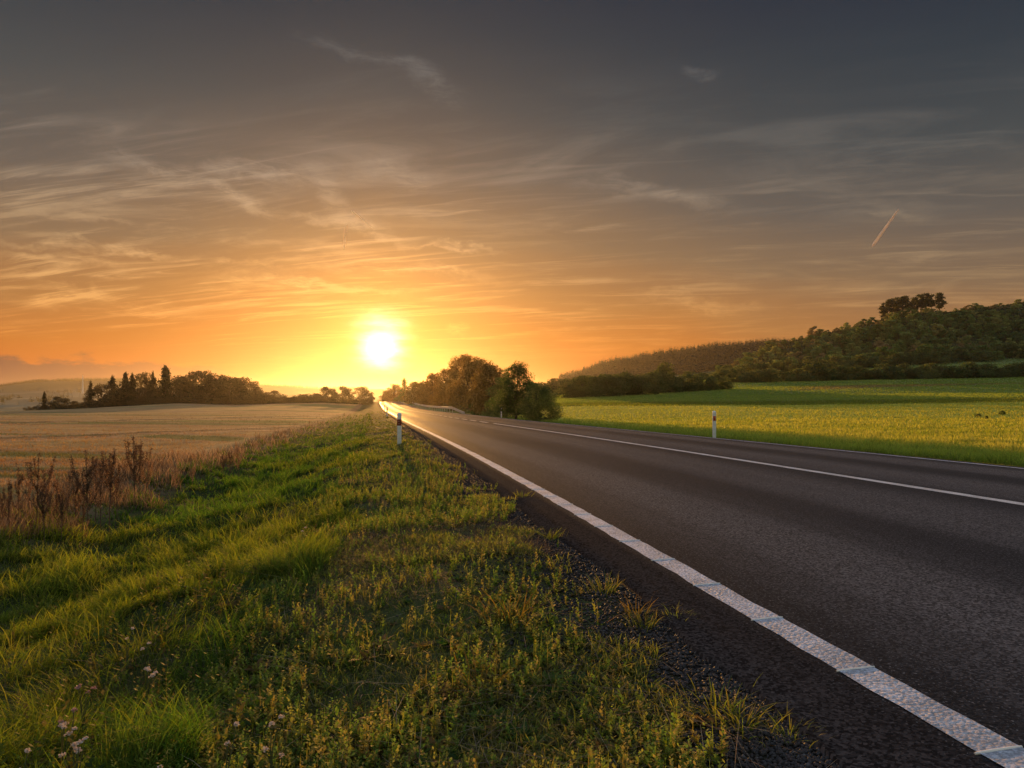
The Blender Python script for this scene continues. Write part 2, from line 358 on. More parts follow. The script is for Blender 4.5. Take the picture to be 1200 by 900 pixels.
# ------------------------------------------------------------------ ground sheet
def geo_steps(a, b, st, gr):
    r = [a]
    while r[-1] < b: r.append(r[-1] + st); st *= gr
    return r
tt = sorted(set(np.round([-q for q in geo_steps(9, 9000, .45, 1.055)][::-1] + list(np.arange(-8.8, .2, .2)) + list(np.arange(.2, 1.81, .1)) + [3, 5, 7, 9] + list(np.arange(10.2, 13, .2)) + geo_steps(13.2, 9000, .4, 1.05), 3)))
ssx = sorted(set(np.round([-q for q in geo_steps(4, 400, .6, 1.15)][::-1] + list(np.arange(-3.8, 14, .2)) + geo_steps(14.2, 13000, .24, 1.021), 3)))
tt = np.array(tt); ssx = np.array(ssx)
SS, TT = np.meshgrid(ssx, tt, indexing='ij')
GX, GY = to_xy(SS, TT)
GZ = ground(GX, GY)
ns_, nt_ = SS.shape
def field_color(x, y, s, t):
    """own colour of the ground, by what grows there"""
    n1 = fbm(x * .8, y * .8, 31, 3); n2 = fbm(x * .09, y * .09, 33, 3); n3 = fbm(x / 25, y / 25, 35, 3)
    c = np.zeros(x.shape + (3,))
    def put(w, col, col2=None, n=None):
        w = np.clip(w, 0, 1)[..., None]
        q = np.asarray(col, float)
        if col2 is not None: q = q + (np.asarray(col2, float) - q) * sstep(.35, .65, n)[..., None]
        c[:] = c * (1 - w) + q * w
    one = np.ones(x.shape)
    put(one, (.10, .12, .05), (.14, .14, .07), n3)
    # left: harvested field, brown straw with green strips lying across
    left = 1 - sstep(-6.2, -5.4, t + (n1 - .5))
    put(left, (.36, .23, .095), (.44, .29, .12), n1)
    u = y + x * .12 + (n2 - .5) * 5; k = np.log(np.maximum(u, 4))
    stripes = fbm(k * 11, x * .010, 41, 2)
    put(left * sstep(.48, .58, stripes) * .9 * (1 - sstep(240, 330, y)), (.13, .15, .045), (.17, .17, .055), n1)
    put(left * sstep(.5, .62, fbm(k * 21, x * .02, 47, 2)) * .5, (.36, .20, .11))
    for sl, o0 in ((.42, 0), (.42, 1.9), (.30, 26), (.30, 27.9)):
        dd = np.abs((x + 24 + o0) - (y - 24) * sl + np.sin(y / 21) * 1.3)
        put(left * (1 - sstep(.5, 1.2, dd)) * .8, (.12, .09, .045))
        put(left * sstep(1.2, 1.6, dd) * (1 - sstep(1.8, 2.6, dd)) * .6, (.62, .38, .21))
    # ditch and verge
    put(sstep(-6.6, -5.2, t) * (1 - sstep(-4.6, -3.6, t)), (.16, .10, .06), (.22, .15, .08), n1)
    put(sstep(-4.9, -3.9, t), (.035, .05, .015), (.06, .065, .02), n1)
    put(sstep(-.9, .2, t), (.075, .085, .03), (.10, .085, .04), n1)
    put(sstep(.75, 1.1, t + (n1 - .5) * 1.4), (.022, .017, .016), (.034, .026, .023), n1)
    # right: verge, yellow crop, meadow, stubble strip
    rt = sstep(10.5, 10.9, t)
    put(rt, (.13, .10, .04), (.09, .10, .035), n1)
    put(sstep(11.3, 11.9, t), (.06, .10, .02), (.09, .12, .03), n1)
    crop = sstep(14, 16.5, t + (n2 - .5) * 3)
    put(crop, (.42, .40, .05), (.50, .44, .05), n1)
    px = CX + F * x / np.maximum(y, 1)
    inr = sstep(8, 14, t)
    yy = y - .05 * x
    put(inr * sstep(107, 113, yy), (.20, .24, .07), (.24, .27, .08), n3)
    put(inr * sstep(107, 111, yy) * (1 - sstep(124, 133, yy)), (.17, .18, .04))
    put(inr * sstep(195, 205, yy - (px - 950) * .12) * (1 - sstep(232, 240, yy)) * sstep(940, 1000, px + n2 * 60), (.27, .20, .10), (.20, .17, .08), n2)
    put(inr * sstep(400, 470, y + (n3 - .5) * 60), (.045, .065, .02), (.065, .08, .03), n3)
    # far left: valley fields and wooded hills
    lf = (1 - sstep(430, 560, px)) * sstep(290, 340, y)
    q3 = vnoise(x / 160 + 5, y / 330, 51)
    put(lf, (.08, .12, .09), (.15, .19, .14), q3)
    put(lf * sstep(2100, 2700, y), (.035, .05, .03), (.07, .09, .045), fbm(x / 300, y / 700, 55, 2))
    put(sstep(1000, 1200, y) * (1 - lf), (.03, .045, .02))
    return c
gc = field_color(GX, GY, SS, TT)
idx = (np.arange(ns_ - 1)[:, None] * nt_ + np.arange(nt_ - 1)[None])
Fg = np.stack([idx, idx + nt_, idx + nt_ + 1, idx + 1], -1).reshape(-1, 4)[:, ::-1]
def ground_mat():
    m = bpy.data.materials.new('soil_and_fields'); nt, N, L = nodes_of(m); b = NB(nt)
    out = b.n('ShaderNodeOutputMaterial'); p = b.n('ShaderNodeBsdfPrincipled'); a = b.n('ShaderNodeAttribute', attribute_name='col')
    geo = b.n('ShaderNodeNewGeometry'); P = geo.outputs['Position']
    f1 = b.noise(P, 6, 6, .7); f2 = b.noise(P, 45, 4, .7); f3 = b.noise(b.v('MULTIPLY', P, (.25, 1, 1)), .5, 6, .7)
    k = b.m('ADD', b.m('ADD', b.m('MULTIPLY', f1, .6), b.m('MULTIPLY', f2, .5)), b.m('MULTIPLY', f3, .8))
    k = b.ss(.55, 1.35, k, .6, 1.4)
    L.new(b.v('SCALE', a.outputs['Color'], None, k), p.inputs['Base Color'])
    p.inputs['Roughness'].default_value = .95; p.inputs['Specular IOR Level'].default_value = .1
    bp = b.n('ShaderNodeBump'); bp.inputs['Strength'].default_value = .6; bp.inputs['Distance'].default_value = .04
    L.new(b.m('ADD', f1, f2), bp.inputs['Height']); L.new(bp.outputs[0], p.inputs['Normal'])
    L.new(p.outputs[0], out.inputs[0]); return m
link('ground', mesh_np('ground', np.stack([GX, GY, GZ], -1).reshape(-1, 3), [Fg], gc.reshape(-1, 3), [ground_mat()], smooth=True), kind='structure')

# ------------------------------------------------------------------ road
EDGE0, EDGE1, LN0, LNC, LN1 = 1.36, 10.62, 1.84, 6.16, 10.32
def road_z(s, t):
    return zr(s) + .085 * (1 - np.abs((np.asarray(t) - 6.1) / 4.6) ** 1.6) - .02
def asphalt():
    m = bpy.data.materials.new('asphalt'); nt, N, L = nodes_of(m); b = NB(nt)
    out = b.n('ShaderNodeOutputMaterial'); p = b.n('ShaderNodeBsdfPrincipled')
    uv = b.n('ShaderNodeUVMap', uv_map='st'); P = uv.outputs[0]          # (t, s) in metres
    t, s_, _ = b.xyz(P)
    vor = b.n('ShaderNodeTexVoronoi'); b._in(vor.inputs['Vector'], P); vor.inputs['Scale'].default_value = 85
    vor2 = b.n('ShaderNodeTexVoronoi'); b._in(vor2.inputs['Vector'], P); vor2.inputs['Scale'].default_value = 105
    f1 = b.noise(P, 130, 5, .7); f2 = b.noise(b.v('MULTIPLY', P, (1, .12, 1)), 1.1, 5, .6); f4 = b.noise(b.v('MULTIPLY', P, (1.3, .02, 1)), 1.0, 3, .6)
    # wheel tracks run along each lane
    w = b.m('COSINE', b.m('MULTIPLY', b.m('SUBTRACT', t, 2.9), 2 * math.pi / 2.13))
    wear = b.m('ADD', b.m('ADD', b.m('MULTIPLY', w, .33), b.m('MULTIPLY', b.m('SUBTRACT', f4, .5), 1.3)), b.m('MULTIPLY', b.m('SUBTRACT', f2, .5), .6))
    base = b.mix(b.ss(-.45, .45, wear), (.020, .0195, .021, 1), (.086, .083, .085, 1))
    stone = b.mix(b.ss(.2, 1., vor.outputs['Color']), (.35, .34, .36, 1), (2.0, 1.9, 1.9, 1))
    col = b.v('MULTIPLY', base, stone)
    spark = b.ss(.60, .70, b.noise(P, 75, 2, .5))
    col = b.mix(b.m('MULTIPLY', spark, .7), col, (.22, .21, .22, 1))
    seam = b.ss(.45, .62, b.m('ADD', t, b.m('MULTIPLY', b.noise(P, 2.2, 3), .0)), 1., 0.)
    red = b.ss(1.60, 1.80, b.m('ADD', t, b.m('MULTIPLY', b.m('SUBTRACT', f2, .5), .15)), 1., 0.)
    col = b.mix(b.m('MULTIPLY', red, .75), col, b.v('SCALE', b.mix(b.ss(.4, .6, f2), (.040, .029, .028, 1), (.055, .045, .045, 1)), None, b.ss(.2, 1., vor.outputs['Color'], .4, 1.5)))
    L.new(col, p.inputs['Base Color'])
    L.new(b.m('MAXIMUM', b.ss(-.5, .5, wear, .56, .74), b.ss(1.44, 1.62, t, 1., 0.)), p.inputs['Roughness']); L.new(b.ss(1.44, 1.62, t, .02, .24), p.inputs['Specular IOR Level'])
    dif = b.n('ShaderNodeBsdfDiffuse'); L.new(col, dif.inputs[0]); dif.inputs[1].default_value = .6
    h = b.m('SUBTRACT', b.m('MULTIPLY', f1, .5), b.m('MULTIPLY', vor2.outputs['Distance'], .8))
    bp = b.n('ShaderNodeBump'); bp.inputs['Strength'].default_value = .38; bp.inputs['Distance'].default_value = .005
    L.new(h, bp.inputs['Height']); L.new(bp.outputs[0], p.inputs['Normal']); L.new(bp.outputs[0], dif.inputs['Normal'])
    mxx = b.n('ShaderNodeMixShader'); L.new(b.ss(1.66, 1.80, t, .15, .55), mxx.inputs[0]); L.new(dif.outputs[0], mxx.inputs[1]); L.new(p.outputs[0], mxx.inputs[2]); L.new(mxx.outputs[0], out.inputs[0]); return m
def add_uv(me, st):
    uv = me.uv_layers.new(name='st'); vi = np.empty(len(me.loops), np.int32); me.loops.foreach_get('vertex_index', vi)
    uv.data.foreach_set('uv', np.asarray(st, np.float32)[vi].ravel())
rs = np.array(geo_steps(-30, -2, 2, 1.0) + geo_steps(-1.9, 415, .10, 1.012))
rtc = np.concatenate([[EDGE0, EDGE0 + .05], np.linspace(EDGE0 + .15, EDGE1 - .05, 18), [EDGE1]])
RS, RT = np.meshgrid(rs, rtc, indexing='ij'); RT = RT.copy()
ragged = (fbm(rs * 1.6, rs * 0, 61, 3) - .5) * .16
RT[:, 0] += ragged; RT[:, 1] += ragged
RT[:, -1] += (fbm(rs * 1.1, rs * 0, 63, 4) - .5) * .12
RZ = road_z(RS, RT)
# sides go down so the pavement is a slab
RT2 = np.concatenate([RT[:, :1] - .04, RT, RT[:, -1:] + .04], 1); RS2 = np.concatenate([RS[:, :1], RS, RS[:, -1:]], 1)
RZ2 = np.concatenate([RZ[:, :1] - .14, RZ, RZ[:, -1:] - .22], 1)
X, Y = to_xy(RS2, RT2); a, c = X.shape
ii = np.arange(a - 1)[:, None] * c + np.arange(c - 1)[None]
Fr = np.stack([ii, ii + 1, ii + c + 1, ii + c], -1).reshape(-1, 4)
me = mesh_np('road', np.stack([X, Y, RZ2], -1).reshape(-1, 3), [Fr], None, [asphalt()], smooth=False)
add_uv(me, np.stack([RT2, RS2], -1).reshape(-1, 2))
link('road', me, kind='structure')

def paint_mat(name, col, wear=.35):
    m = bpy.data.materials.new(name); nt, N, L = nodes_of(m); b = NB(nt)
    out = b.n('ShaderNodeOutputMaterial'); p = b.n('ShaderNodeBsdfPrincipled'); geo = b.n('ShaderNodeNewGeometry'); P = geo.outputs['Position']
    f1 = b.noise(P, 70, 4, .6); f2 = b.noise(P, 3, 5, .65)
    vor = b.n('ShaderNodeTexVoronoi'); b._in(vor.inputs['Vector'], P); vor.inputs['Scale'].default_value = 60
    k = b.ss(.42, .62, b.m('ADD', b.m('MULTIPLY', f1, .8), b.m('MULTIPLY', f2, .22)), 1 - wear, 1.)
    c = b.v('SCALE', b.mix(b.ss(.30, .7, f2), (*[q * .8 for q in col], 1), (*col, 1)), None, k)
    L.new(c, p.inputs['Base Color']); p.inputs['Roughness'].default_value = .55
    bp = b.n('ShaderNodeBump'); bp.inputs['Strength'].default_value = 1.0; bp.inputs['Distance'].default_value = .010
    L.new(b.m('SUBTRACT', b.m('MULTIPLY', f1, .8), b.m('MULTIPLY', vor.outputs['Distance'], 1.0)), bp.inputs['Height']); L.new(bp.outputs[0], p.inputs['Normal'])
    L.new(p.outputs[0], out.inputs[0]); return m
_fc = .085 * (1 - np.abs((rtc - 6.1) / 4.6) ** 1.6) - .02
def road_z(s, t):
    return zr(s) + np.interp(t, rtc, _fc)
PAINT = paint_mat('road_paint', (.74, .77, .88), .5); PAINTC = paint_mat('centre_paint', (.78, .78, .80), .3); BARP = plain('bar_paint', (.90, .82, .74), .7, noise=.06)
lmesh = Geo()
def strip(tc, w, s0, s1, wob=.0, dz=.004):
    q = rs[(rs > s0) & (rs < s1)]; q = np.concatenate([[s0], q, [s1]])
    e0 = tc - w / 2 + (vnoise(q * 23, q * 0, 71) - .5) * wob; e1 = tc + w / 2 + (vnoise(q * 23, q * 0, 73) - .5) * wob
    T_ = np.stack([e0, e1], -1); S_ = np.stack([q, q], -1)
    X, Y = to_xy(S_, T_); Z = road_z(S_, T_) + dz
    i = np.arange(len(q) - 1)[:, None] * 2
    lmesh.add(np.stack([X, Y, Z], -1), np.concatenate([i, i + 1, i + 3, i + 2], 1))
strip(LN0, .15, -6, 410, .018)
strip(LN1, .13, -6, 410, .02)
lm = lmesh.mesh('edge_lines', [PAINT]); link('road_markings', lm, kind='structure')
lmesh = Geo()
strip(LNC, .15, -6, 37, .012)
s0 = 39.
while s0 < 400: strip(LNC, .15, s0, s0 + 3, .012); s0 += 4.5
link('road_markings', lmesh.mesh('centre_line', [PAINTC]), kind='structure')
g = Geo()
sb = 1.15
while sb < 60:
    P = []
    for q in np.linspace(-.085, .085, 7):
        x_, y_ = to_xy(sb + q * .02, LN0 + q); P.append((float(x_), float(y_), float(road_z(sb, LN0 + q)) + .002))
    tube(g, P, np.array([.004, .0055, .006, .006, .006, .0055, .004]), 8); sb += .652
link('road_markings', g.mesh('raised_bars', [BARP], True), kind='structure')

# ------------------------------------------------------------------ grass and other ground cover
def blades(P, H, W, col0, col1, lean, seg=2, bend=1.0, lazi=None, curl=.0):
    """P base (n,3); each blade one tapered bent strip"""
    n = len(P); az = RNG.uniform(0, 2 * np.pi, n); la = RNG.uniform(0, 2 * np.pi, n) if lazi is None else lazi
    sd = np.stack([np.cos(az), np.sin(az), np.zeros(n)], -1); ldv = np.stack([np.cos(la), np.sin(la), np.zeros(n)], -1)
    V, C = [], []
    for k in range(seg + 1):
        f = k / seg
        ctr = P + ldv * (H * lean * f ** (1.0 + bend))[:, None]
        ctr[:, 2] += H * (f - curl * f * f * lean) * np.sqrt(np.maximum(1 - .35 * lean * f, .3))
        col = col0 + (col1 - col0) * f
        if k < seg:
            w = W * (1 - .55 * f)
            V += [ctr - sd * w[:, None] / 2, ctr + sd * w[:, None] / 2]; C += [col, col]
        else: V.append(ctr); C.append(col)
    k = 2 * seg + 1
    V = np.stack(V, 1).reshape(-1, 3); C = np.stack(C, 1).reshape(-1, 3)
    b0 = np.arange(n)[:, None] * k
    quads = [np.concatenate([b0 + 2 * j, b0 + 2 * j + 1, b0 + 2 * j + 3, b0 + 2 * j + 2], 1) for j in range(seg - 1)]
    tri = np.concatenate([b0 + 2 * seg - 2, b0 + 2 * seg - 1, b0 + 2 * seg], 1)
    return V, quads, tri, C
class Cover:
    def __init__(s): s.V = []; s.Q = []; s.T = []; s.C = []; s.n = 0
    def add(s, V, quads, tri, C):
        for q in quads: s.Q.append(q + s.n)
        if tri is not None: s.T.append(tri + s.n)
        s.V.append(V); s.C.append(C); s.n += len(V)
    def obj(s, name, mat, **pr):
        fl = ([np.concatenate(s.Q)] if s.Q else []) + ([np.concatenate(s.T)] if s.T else [])
        return link(name, mesh_np(name, np.concatenate(s.V), fl, np.concatenate(s.C), [mat]), **pr)
def scatter(n, ymin, ymax, pxmin=-350, pxmax=1500, z0=-.35):
    """points whose density falls off with distance, as seen from the roadside"""
    yy = RNG.uniform(ymin, ymax, n); px = RNG.uniform(pxmin, pxmax, n)
    d = (CAMZ - z0) * F / (yy - HY); return (px - CX) / F * d, d
def pick(cols, n, p=None):
    cols = np.array(cols, float); i = RNG.choice(len(cols), n, p=p)
    return cols[i] * RNG.uniform(.8, 1.2, (n, 1))
GRASS = leaf_mat('grass_blades', .5, 1.4, .65, spec=.12, twarm=(1.02, 1.2, .45))
DRY = leaf_mat('dry_stems', .45, 1.2, .7, spec=.2, twarm=(1.15, 1., .75))
CROP = leaf_mat('crop_plants', .45, 1.2, .6, twarm=(1.0, 1.15, .7))
cov = Cover(); dry = Cover(); stub = Cover()
def left_cover(n, ylo, yhi, seg, k, pxr=(-350, 1300)):
    x, y = scatter(n, ylo, yhi, *pxr); s, t = to_st(x, y)
    n1 = fbm(x * 1.1, y * 1.1, 81, 3); n2 = fbm(x * 2.6, y * 2.6, 83, 3); n3 = fbm(x * .35, y * .35, 85, 3)
    dist = np.hypot(x, y)
    wide = np.maximum(.0035, dist * .00085)
    z = ground(x, y); P = np.stack([x, y, z - .01], -1)
    # lush long grass in the ditch
    m = (t > -5.2 + (n1 - .5) * 2) & (t < -.55 + (n3 - .5) * 1.4) & (RNG.random(n) < .35 + .65 * sstep(.38, .55, n2)) & (s < 330)
    q = m.sum(); Pm = P[m]
    yel = sstep(.42, .62, n3[m] + RNG.normal(0, .06, q))[:, None]
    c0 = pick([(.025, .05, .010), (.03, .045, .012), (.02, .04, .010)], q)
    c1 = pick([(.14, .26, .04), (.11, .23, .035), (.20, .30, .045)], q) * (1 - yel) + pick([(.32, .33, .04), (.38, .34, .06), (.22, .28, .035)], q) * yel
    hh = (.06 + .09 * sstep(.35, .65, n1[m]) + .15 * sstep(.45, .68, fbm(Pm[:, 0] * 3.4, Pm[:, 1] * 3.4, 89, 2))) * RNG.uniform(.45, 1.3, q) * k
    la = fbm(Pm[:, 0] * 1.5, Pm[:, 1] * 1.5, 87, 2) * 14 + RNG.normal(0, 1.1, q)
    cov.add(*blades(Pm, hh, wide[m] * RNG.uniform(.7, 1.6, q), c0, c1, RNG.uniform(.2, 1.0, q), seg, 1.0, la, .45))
    # short mixed growth on the shoulder
    edge = .92 + (n2 - .5) * 1.5 + (n1 - .5) * .7
    m = (t > -.9 + (n3 - .5)) & (t < np.minimum(edge, 1.42)) & (RNG.random(n) < .22 + .78 * sstep(.34, .46, n2 * .5 + n1 * .5)) & (s < 330)
    q = m.sum(); Pm = P[m]
    c0 = pick([(.035, .045, .012), (.05, .05, .02), (.045, .035, .02)], q)
    br = sstep(.45, .62, n1[m] + RNG.normal(0, .08, q))[:, None]
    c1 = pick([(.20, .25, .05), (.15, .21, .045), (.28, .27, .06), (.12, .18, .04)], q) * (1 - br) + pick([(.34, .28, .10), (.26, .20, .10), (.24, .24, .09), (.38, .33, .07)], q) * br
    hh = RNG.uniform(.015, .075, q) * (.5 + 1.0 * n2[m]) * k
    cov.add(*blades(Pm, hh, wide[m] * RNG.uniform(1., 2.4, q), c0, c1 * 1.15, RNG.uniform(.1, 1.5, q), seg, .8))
    # withered tangle in the shoulder
    m = (t > -.6) & (t < 1.15) & (n3 > .40) & (RNG.random(n) < .30 * sstep(.42, .6, fbm(x * 1.9, y * 1.9, 88, 3)) * 1.5) & (s < 200)
    q = m.sum(); Pm = P[m]
    dry.add(*blades(Pm, RNG.uniform(.05, .16, q) * k, wide[m] * RNG.uniform(.5, .9, q), pick([(.07, .055, .04)], q), pick([(.26, .19, .13), (.20, .15, .11), (.33, .27, .18), (.17, .11, .08)], q), RNG.uniform(.7, 2.4, q), seg, .5, None, .25))
    # bleached growth along the edge of the field
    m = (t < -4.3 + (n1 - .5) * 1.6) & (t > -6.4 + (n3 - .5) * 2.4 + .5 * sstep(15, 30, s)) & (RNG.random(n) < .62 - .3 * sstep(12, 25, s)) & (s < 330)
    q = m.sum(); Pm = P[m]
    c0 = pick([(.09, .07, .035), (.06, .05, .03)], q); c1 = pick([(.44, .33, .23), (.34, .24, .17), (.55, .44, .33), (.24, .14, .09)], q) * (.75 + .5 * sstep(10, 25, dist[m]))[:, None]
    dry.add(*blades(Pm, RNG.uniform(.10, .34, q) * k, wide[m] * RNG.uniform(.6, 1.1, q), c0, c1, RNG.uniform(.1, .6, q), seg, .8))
    # straw stubs in the harvested field
    m = (t < -6.3) & (y < 180) & (RNG.random(n) < .45); q = m.sum(); Pm = P[m]
    fc_ = field_color(Pm[:, 0], Pm[:, 1], s[m], t[m]); c0 = fc_ * .7; c1 = fc_ * RNG.uniform(.75, 1.45, (q, 1))
    stub.add(*blades(Pm, RNG.uniform(.03, .11, q), wide[m] * RNG.uniform(.7, 1.3, q), c0, c1, RNG.uniform(.1, .9, q), 1))
left_cover(150000, 690, 1300, 3, 1.0)
left_cover(200000, 545, 700, 3, 1.0, (-350, 900))
left_cover(170000, 483, 550, 2, 1.15, (-250, 700))
# small leafy plants standing in the shoulder growth
def leafy(n, ylo, yhi, pxr, tlo, thi, hgt, cols, lw=1.0, seed=91):
    x, y = scatter(n, ylo, yhi, *pxr); s, t = to_st(x, y); n1 = fbm(x * 1.7, y * 1.7, seed, 3)
    m = (t > tlo) & (t < thi + (fbm(x * 2.3, y * 2.3, seed + 1, 2) - .5) * .9) & (n1 > .44 + RNG.normal(0, .05, len(x))); x, y, s, t = x[m], y[m], s[m], t[m]; n = len(x)
    base = np.stack([x, y, ground(x, y)], -1); H = RNG.uniform(*hgt, n); C = pick(cols, n); tilt = RNG.normal(0, .22, (n, 2))
    K = 16; dist = np.hypot(x, y)
    f = np.linspace(.12, 1, K)[None, :] * np.ones((n, 1))
    ctr = base[:, None, :] + np.stack([tilt[:, :1] * H[:, None] * f, tilt[:, 1:] * H[:, None] * f, H[:, None] * f], -1)
    an = RNG.uniform(0, 6.28, (n, K)); up = RNG.uniform(.25, 1.0, (n, K)); ll = (.028 * lw + dist[:, None] * .0006) * (1.15 - .75 * f) * RNG.uniform(.7, 1.3, (n, K)); 
    d = np.stack([np.cos(an), np.sin(an), up], -1); d /= np.linalg.norm(d, axis=-1)[..., None]
    sdv = np.stack([-np.sin(an), np.cos(an), 0 * an], -1); wv = (ll * .30)[..., None]; ll = ll[..., None]
    V = np.stack([ctr, ctr + d * ll * .5 - sdv * wv, ctr + d * ll, ctr + d * ll * .5 + sdv * wv], 2).reshape(-1, 3)
    cc = (C[:, None] * (.6 + .6 * f[..., None]))[:, :, None] * np.ones((1, 1, 4, 1))
    cov.add(V, [np.arange(n * K * 4).reshape(-1, 4)], None, cc.reshape(-1, 3))
    st = np.full(n, .0022) + dist * .0004
    cov.add(*blades(base, H, st, C * .6, C * .9, np.full(n, .05), 2))
YG = [(.26, .30, .055), (.34, .31, .07), (.18, .26, .05), (.38, .28, .09)]
leafy(7500, 640, 1150, (-100, 1000), -.9, .95, (.03, .14), YG, .85)
leafy(4500, 560, 1150, (-100, 1000), -.9, .95, (.02, .09), [(.13, .20, .04), (.18, .22, .05), (.24, .19, .08)], .7, 93)
leafy(8000, 530, 650, (200, 800), -.9, 1.1, (.05, .15), YG)
leafy(1600, 600, 1150, (-300, 700), -4.8, -.6, (.12, .28), [(.05, .09, .02), (.08, .12, .02), (.14, .11, .04)], 1.3, 95)
# flat rosettes of broad leaves and fallen stalks between the grass
nr = 900; xr, yr = scatter(nr, 600, 1150, -300, 1000); sr, tr_ = to_st(xr, yr); kr = (tr_ > -4.5) & (tr_ < 1.1); xr, yr = xr[kr], yr[kr]; nr = len(xr)
szr = RNG.uniform(.03, .095, nr); rep = 9; xb = np.repeat(xr, rep); yb = np.repeat(yr, rep); sb_ = np.repeat(szr, rep) * RNG.uniform(.7, 1.2, nr * rep)
lar = np.tile(np.arange(rep) * 2.39, nr) + np.repeat(RNG.uniform(0, 6, nr), rep)
crs = np.repeat(pick([(.06, .11, .025), (.09, .14, .03), (.13, .12, .04), (.20, .12, .05)], nr), rep, 0)
V_, Q_, T_, C_ = blades(np.stack([xb, yb, ground(xb, yb) + .004], -1), sb_ * .6, sb_ * .42, crs * .8, crs * 1.2, RNG.uniform(1.2, 1.9, nr * rep), 3, .2, lar, .15)
cov.add(V_, Q_, T_, C_)
xs_, ys_ = scatter(2600, 600, 1150, -300, 1050); s1_, t1_ = to_st(xs_, ys_); kr = (t1_ > -4.8) & (t1_ < 1.2); xs_, ys_ = xs_[kr], ys_[kr]; q = len(xs_)
dry.add(*blades(np.stack([xs_, ys_, ground(xs_, ys_) + .01], -1), RNG.uniform(.05, .13, q), np.full(q, .0035), pick([(.22, .16, .10)], q), pick([(.40, .32, .22), (.50, .42, .30), (.30, .20, .12)], q), RNG.uniform(1.5, 4.0, q), 3, .3, None, .1))
# tufts in the loose gravel at the very edge
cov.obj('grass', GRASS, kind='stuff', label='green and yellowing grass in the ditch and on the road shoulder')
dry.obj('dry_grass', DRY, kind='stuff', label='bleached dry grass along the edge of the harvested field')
stub.obj('stubble', DRY, kind='stuff', label='short straw stubble in the harvested field')
# right side: verge grass and yellow crop
cr = Cover()
x, y = scatter(300000, 478, 575, 560, 1650, -.2); s, t = to_st(x, y)
n = len(x); n1 = fbm(x * .8, y * .8, 101, 3); n2 = fbm(x * .16, y * .16, 103, 3); dist = np.hypot(x, y)
P = np.stack([x, y, ground(x, y) - .01], -1); wide = np.maximum(.006, dist * .0010); yy_ = y - .05 * x
mv = (t > 10.75) & (t < 15.5 + (n2 - .5) * 4) & (y < 150); q = mv.sum()
near_e = (t[mv] < 11.9)[:, None]
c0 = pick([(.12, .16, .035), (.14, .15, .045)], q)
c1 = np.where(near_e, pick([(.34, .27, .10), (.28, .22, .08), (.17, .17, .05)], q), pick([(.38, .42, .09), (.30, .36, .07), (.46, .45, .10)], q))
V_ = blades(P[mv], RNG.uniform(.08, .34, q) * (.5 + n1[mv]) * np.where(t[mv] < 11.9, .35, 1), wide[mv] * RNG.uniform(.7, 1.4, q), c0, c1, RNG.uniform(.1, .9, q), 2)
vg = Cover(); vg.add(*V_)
nm_ = 150000; pm_ = RNG.uniform(600, 1500, nm_); dm_ = np.exp(RNG.uniform(math.log(105), math.log(450), nm_)); xm, ym = at(pm_, dm_); sm_, tm_ = to_st(xm, ym)
k_ = (tm_ > 14) & (ym - .05 * xm > 109); xm, ym, sm_, tm_ = xm[k_], ym[k_], sm_[k_], tm_[k_]; fc = field_color(xm, ym, sm_, tm_); q = len(xm)
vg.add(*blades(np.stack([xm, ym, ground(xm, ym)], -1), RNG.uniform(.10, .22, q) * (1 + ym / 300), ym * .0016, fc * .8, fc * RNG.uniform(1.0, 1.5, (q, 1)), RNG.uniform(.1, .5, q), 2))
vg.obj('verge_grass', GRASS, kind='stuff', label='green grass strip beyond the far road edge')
mc = (t > 14.0 + (n2 - .5) * 4) & (yy_ < 112); q = mc.sum(); hi = sstep(.38, .6, n1[mc] * .6 + n2[mc] * .4 + RNG.normal(0, .05, q))[:, None]
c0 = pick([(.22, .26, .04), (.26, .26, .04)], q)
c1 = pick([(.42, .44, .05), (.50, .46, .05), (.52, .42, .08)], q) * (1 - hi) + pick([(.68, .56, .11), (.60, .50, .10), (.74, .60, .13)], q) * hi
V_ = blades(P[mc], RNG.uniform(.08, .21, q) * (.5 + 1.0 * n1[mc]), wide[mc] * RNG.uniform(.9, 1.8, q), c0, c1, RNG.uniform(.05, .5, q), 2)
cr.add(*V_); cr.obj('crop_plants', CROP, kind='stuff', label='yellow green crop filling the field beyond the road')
# loose dark gravel on the shoulder
n = 26000; yy = RNG.uniform(500, 1150, n) ; d = 1.15 * F / (yy - HY); sg = d; tg = 1.28 - np.abs(RNG.normal(0, .38, n)) + .14
x, y = to_xy(sg, tg); m = (tg < EDGE0 + .03); x, y, tg, sg = x[m], y[m], tg[m], sg[m]; n = len(x)
sz = RNG.uniform(.003, .011, n) * (1 + .06 * sg); 
oc = np.array([(1, 0, 0), (-1, 0, 0), (0, 1, 0), (0, -1, 0), (0, 0, 1), (0, 0, -1)], float)
V = oc[None] * (sz[:, None, None] * RNG.uniform(.6, 1.3, (n, 6, 1))); a_ = RNG.uniform(0, 6.28, n)
V = np.stack([V[..., 0] * np.cos(a_)[:, None] - V[..., 1] * np.sin(a_)[:, None], V[..., 0] * np.sin(a_)[:, None] + V[..., 1] * np.cos(a_)[:, None], V[..., 2] * .7], -1)
V += np.stack([x, y, ground(x, y) + sz * .35], -1)[:, None]
ft = np.array([(0, 2, 4), (2, 1, 4), (1, 3, 4), (3, 0, 4), (2, 0, 5), (1, 2, 5), (3, 1, 5), (0, 3, 5)])
Ft = (np.arange(n)[:, None, None] * 6 + ft[None]).reshape(-1, 3)
gcol = pick([(.022, .018, .018), (.035, .027, .025), (.05, .03, .026), (.028, .025, .027), (.09, .08, .08)], n, [.34, .3, .2, .13, .03])
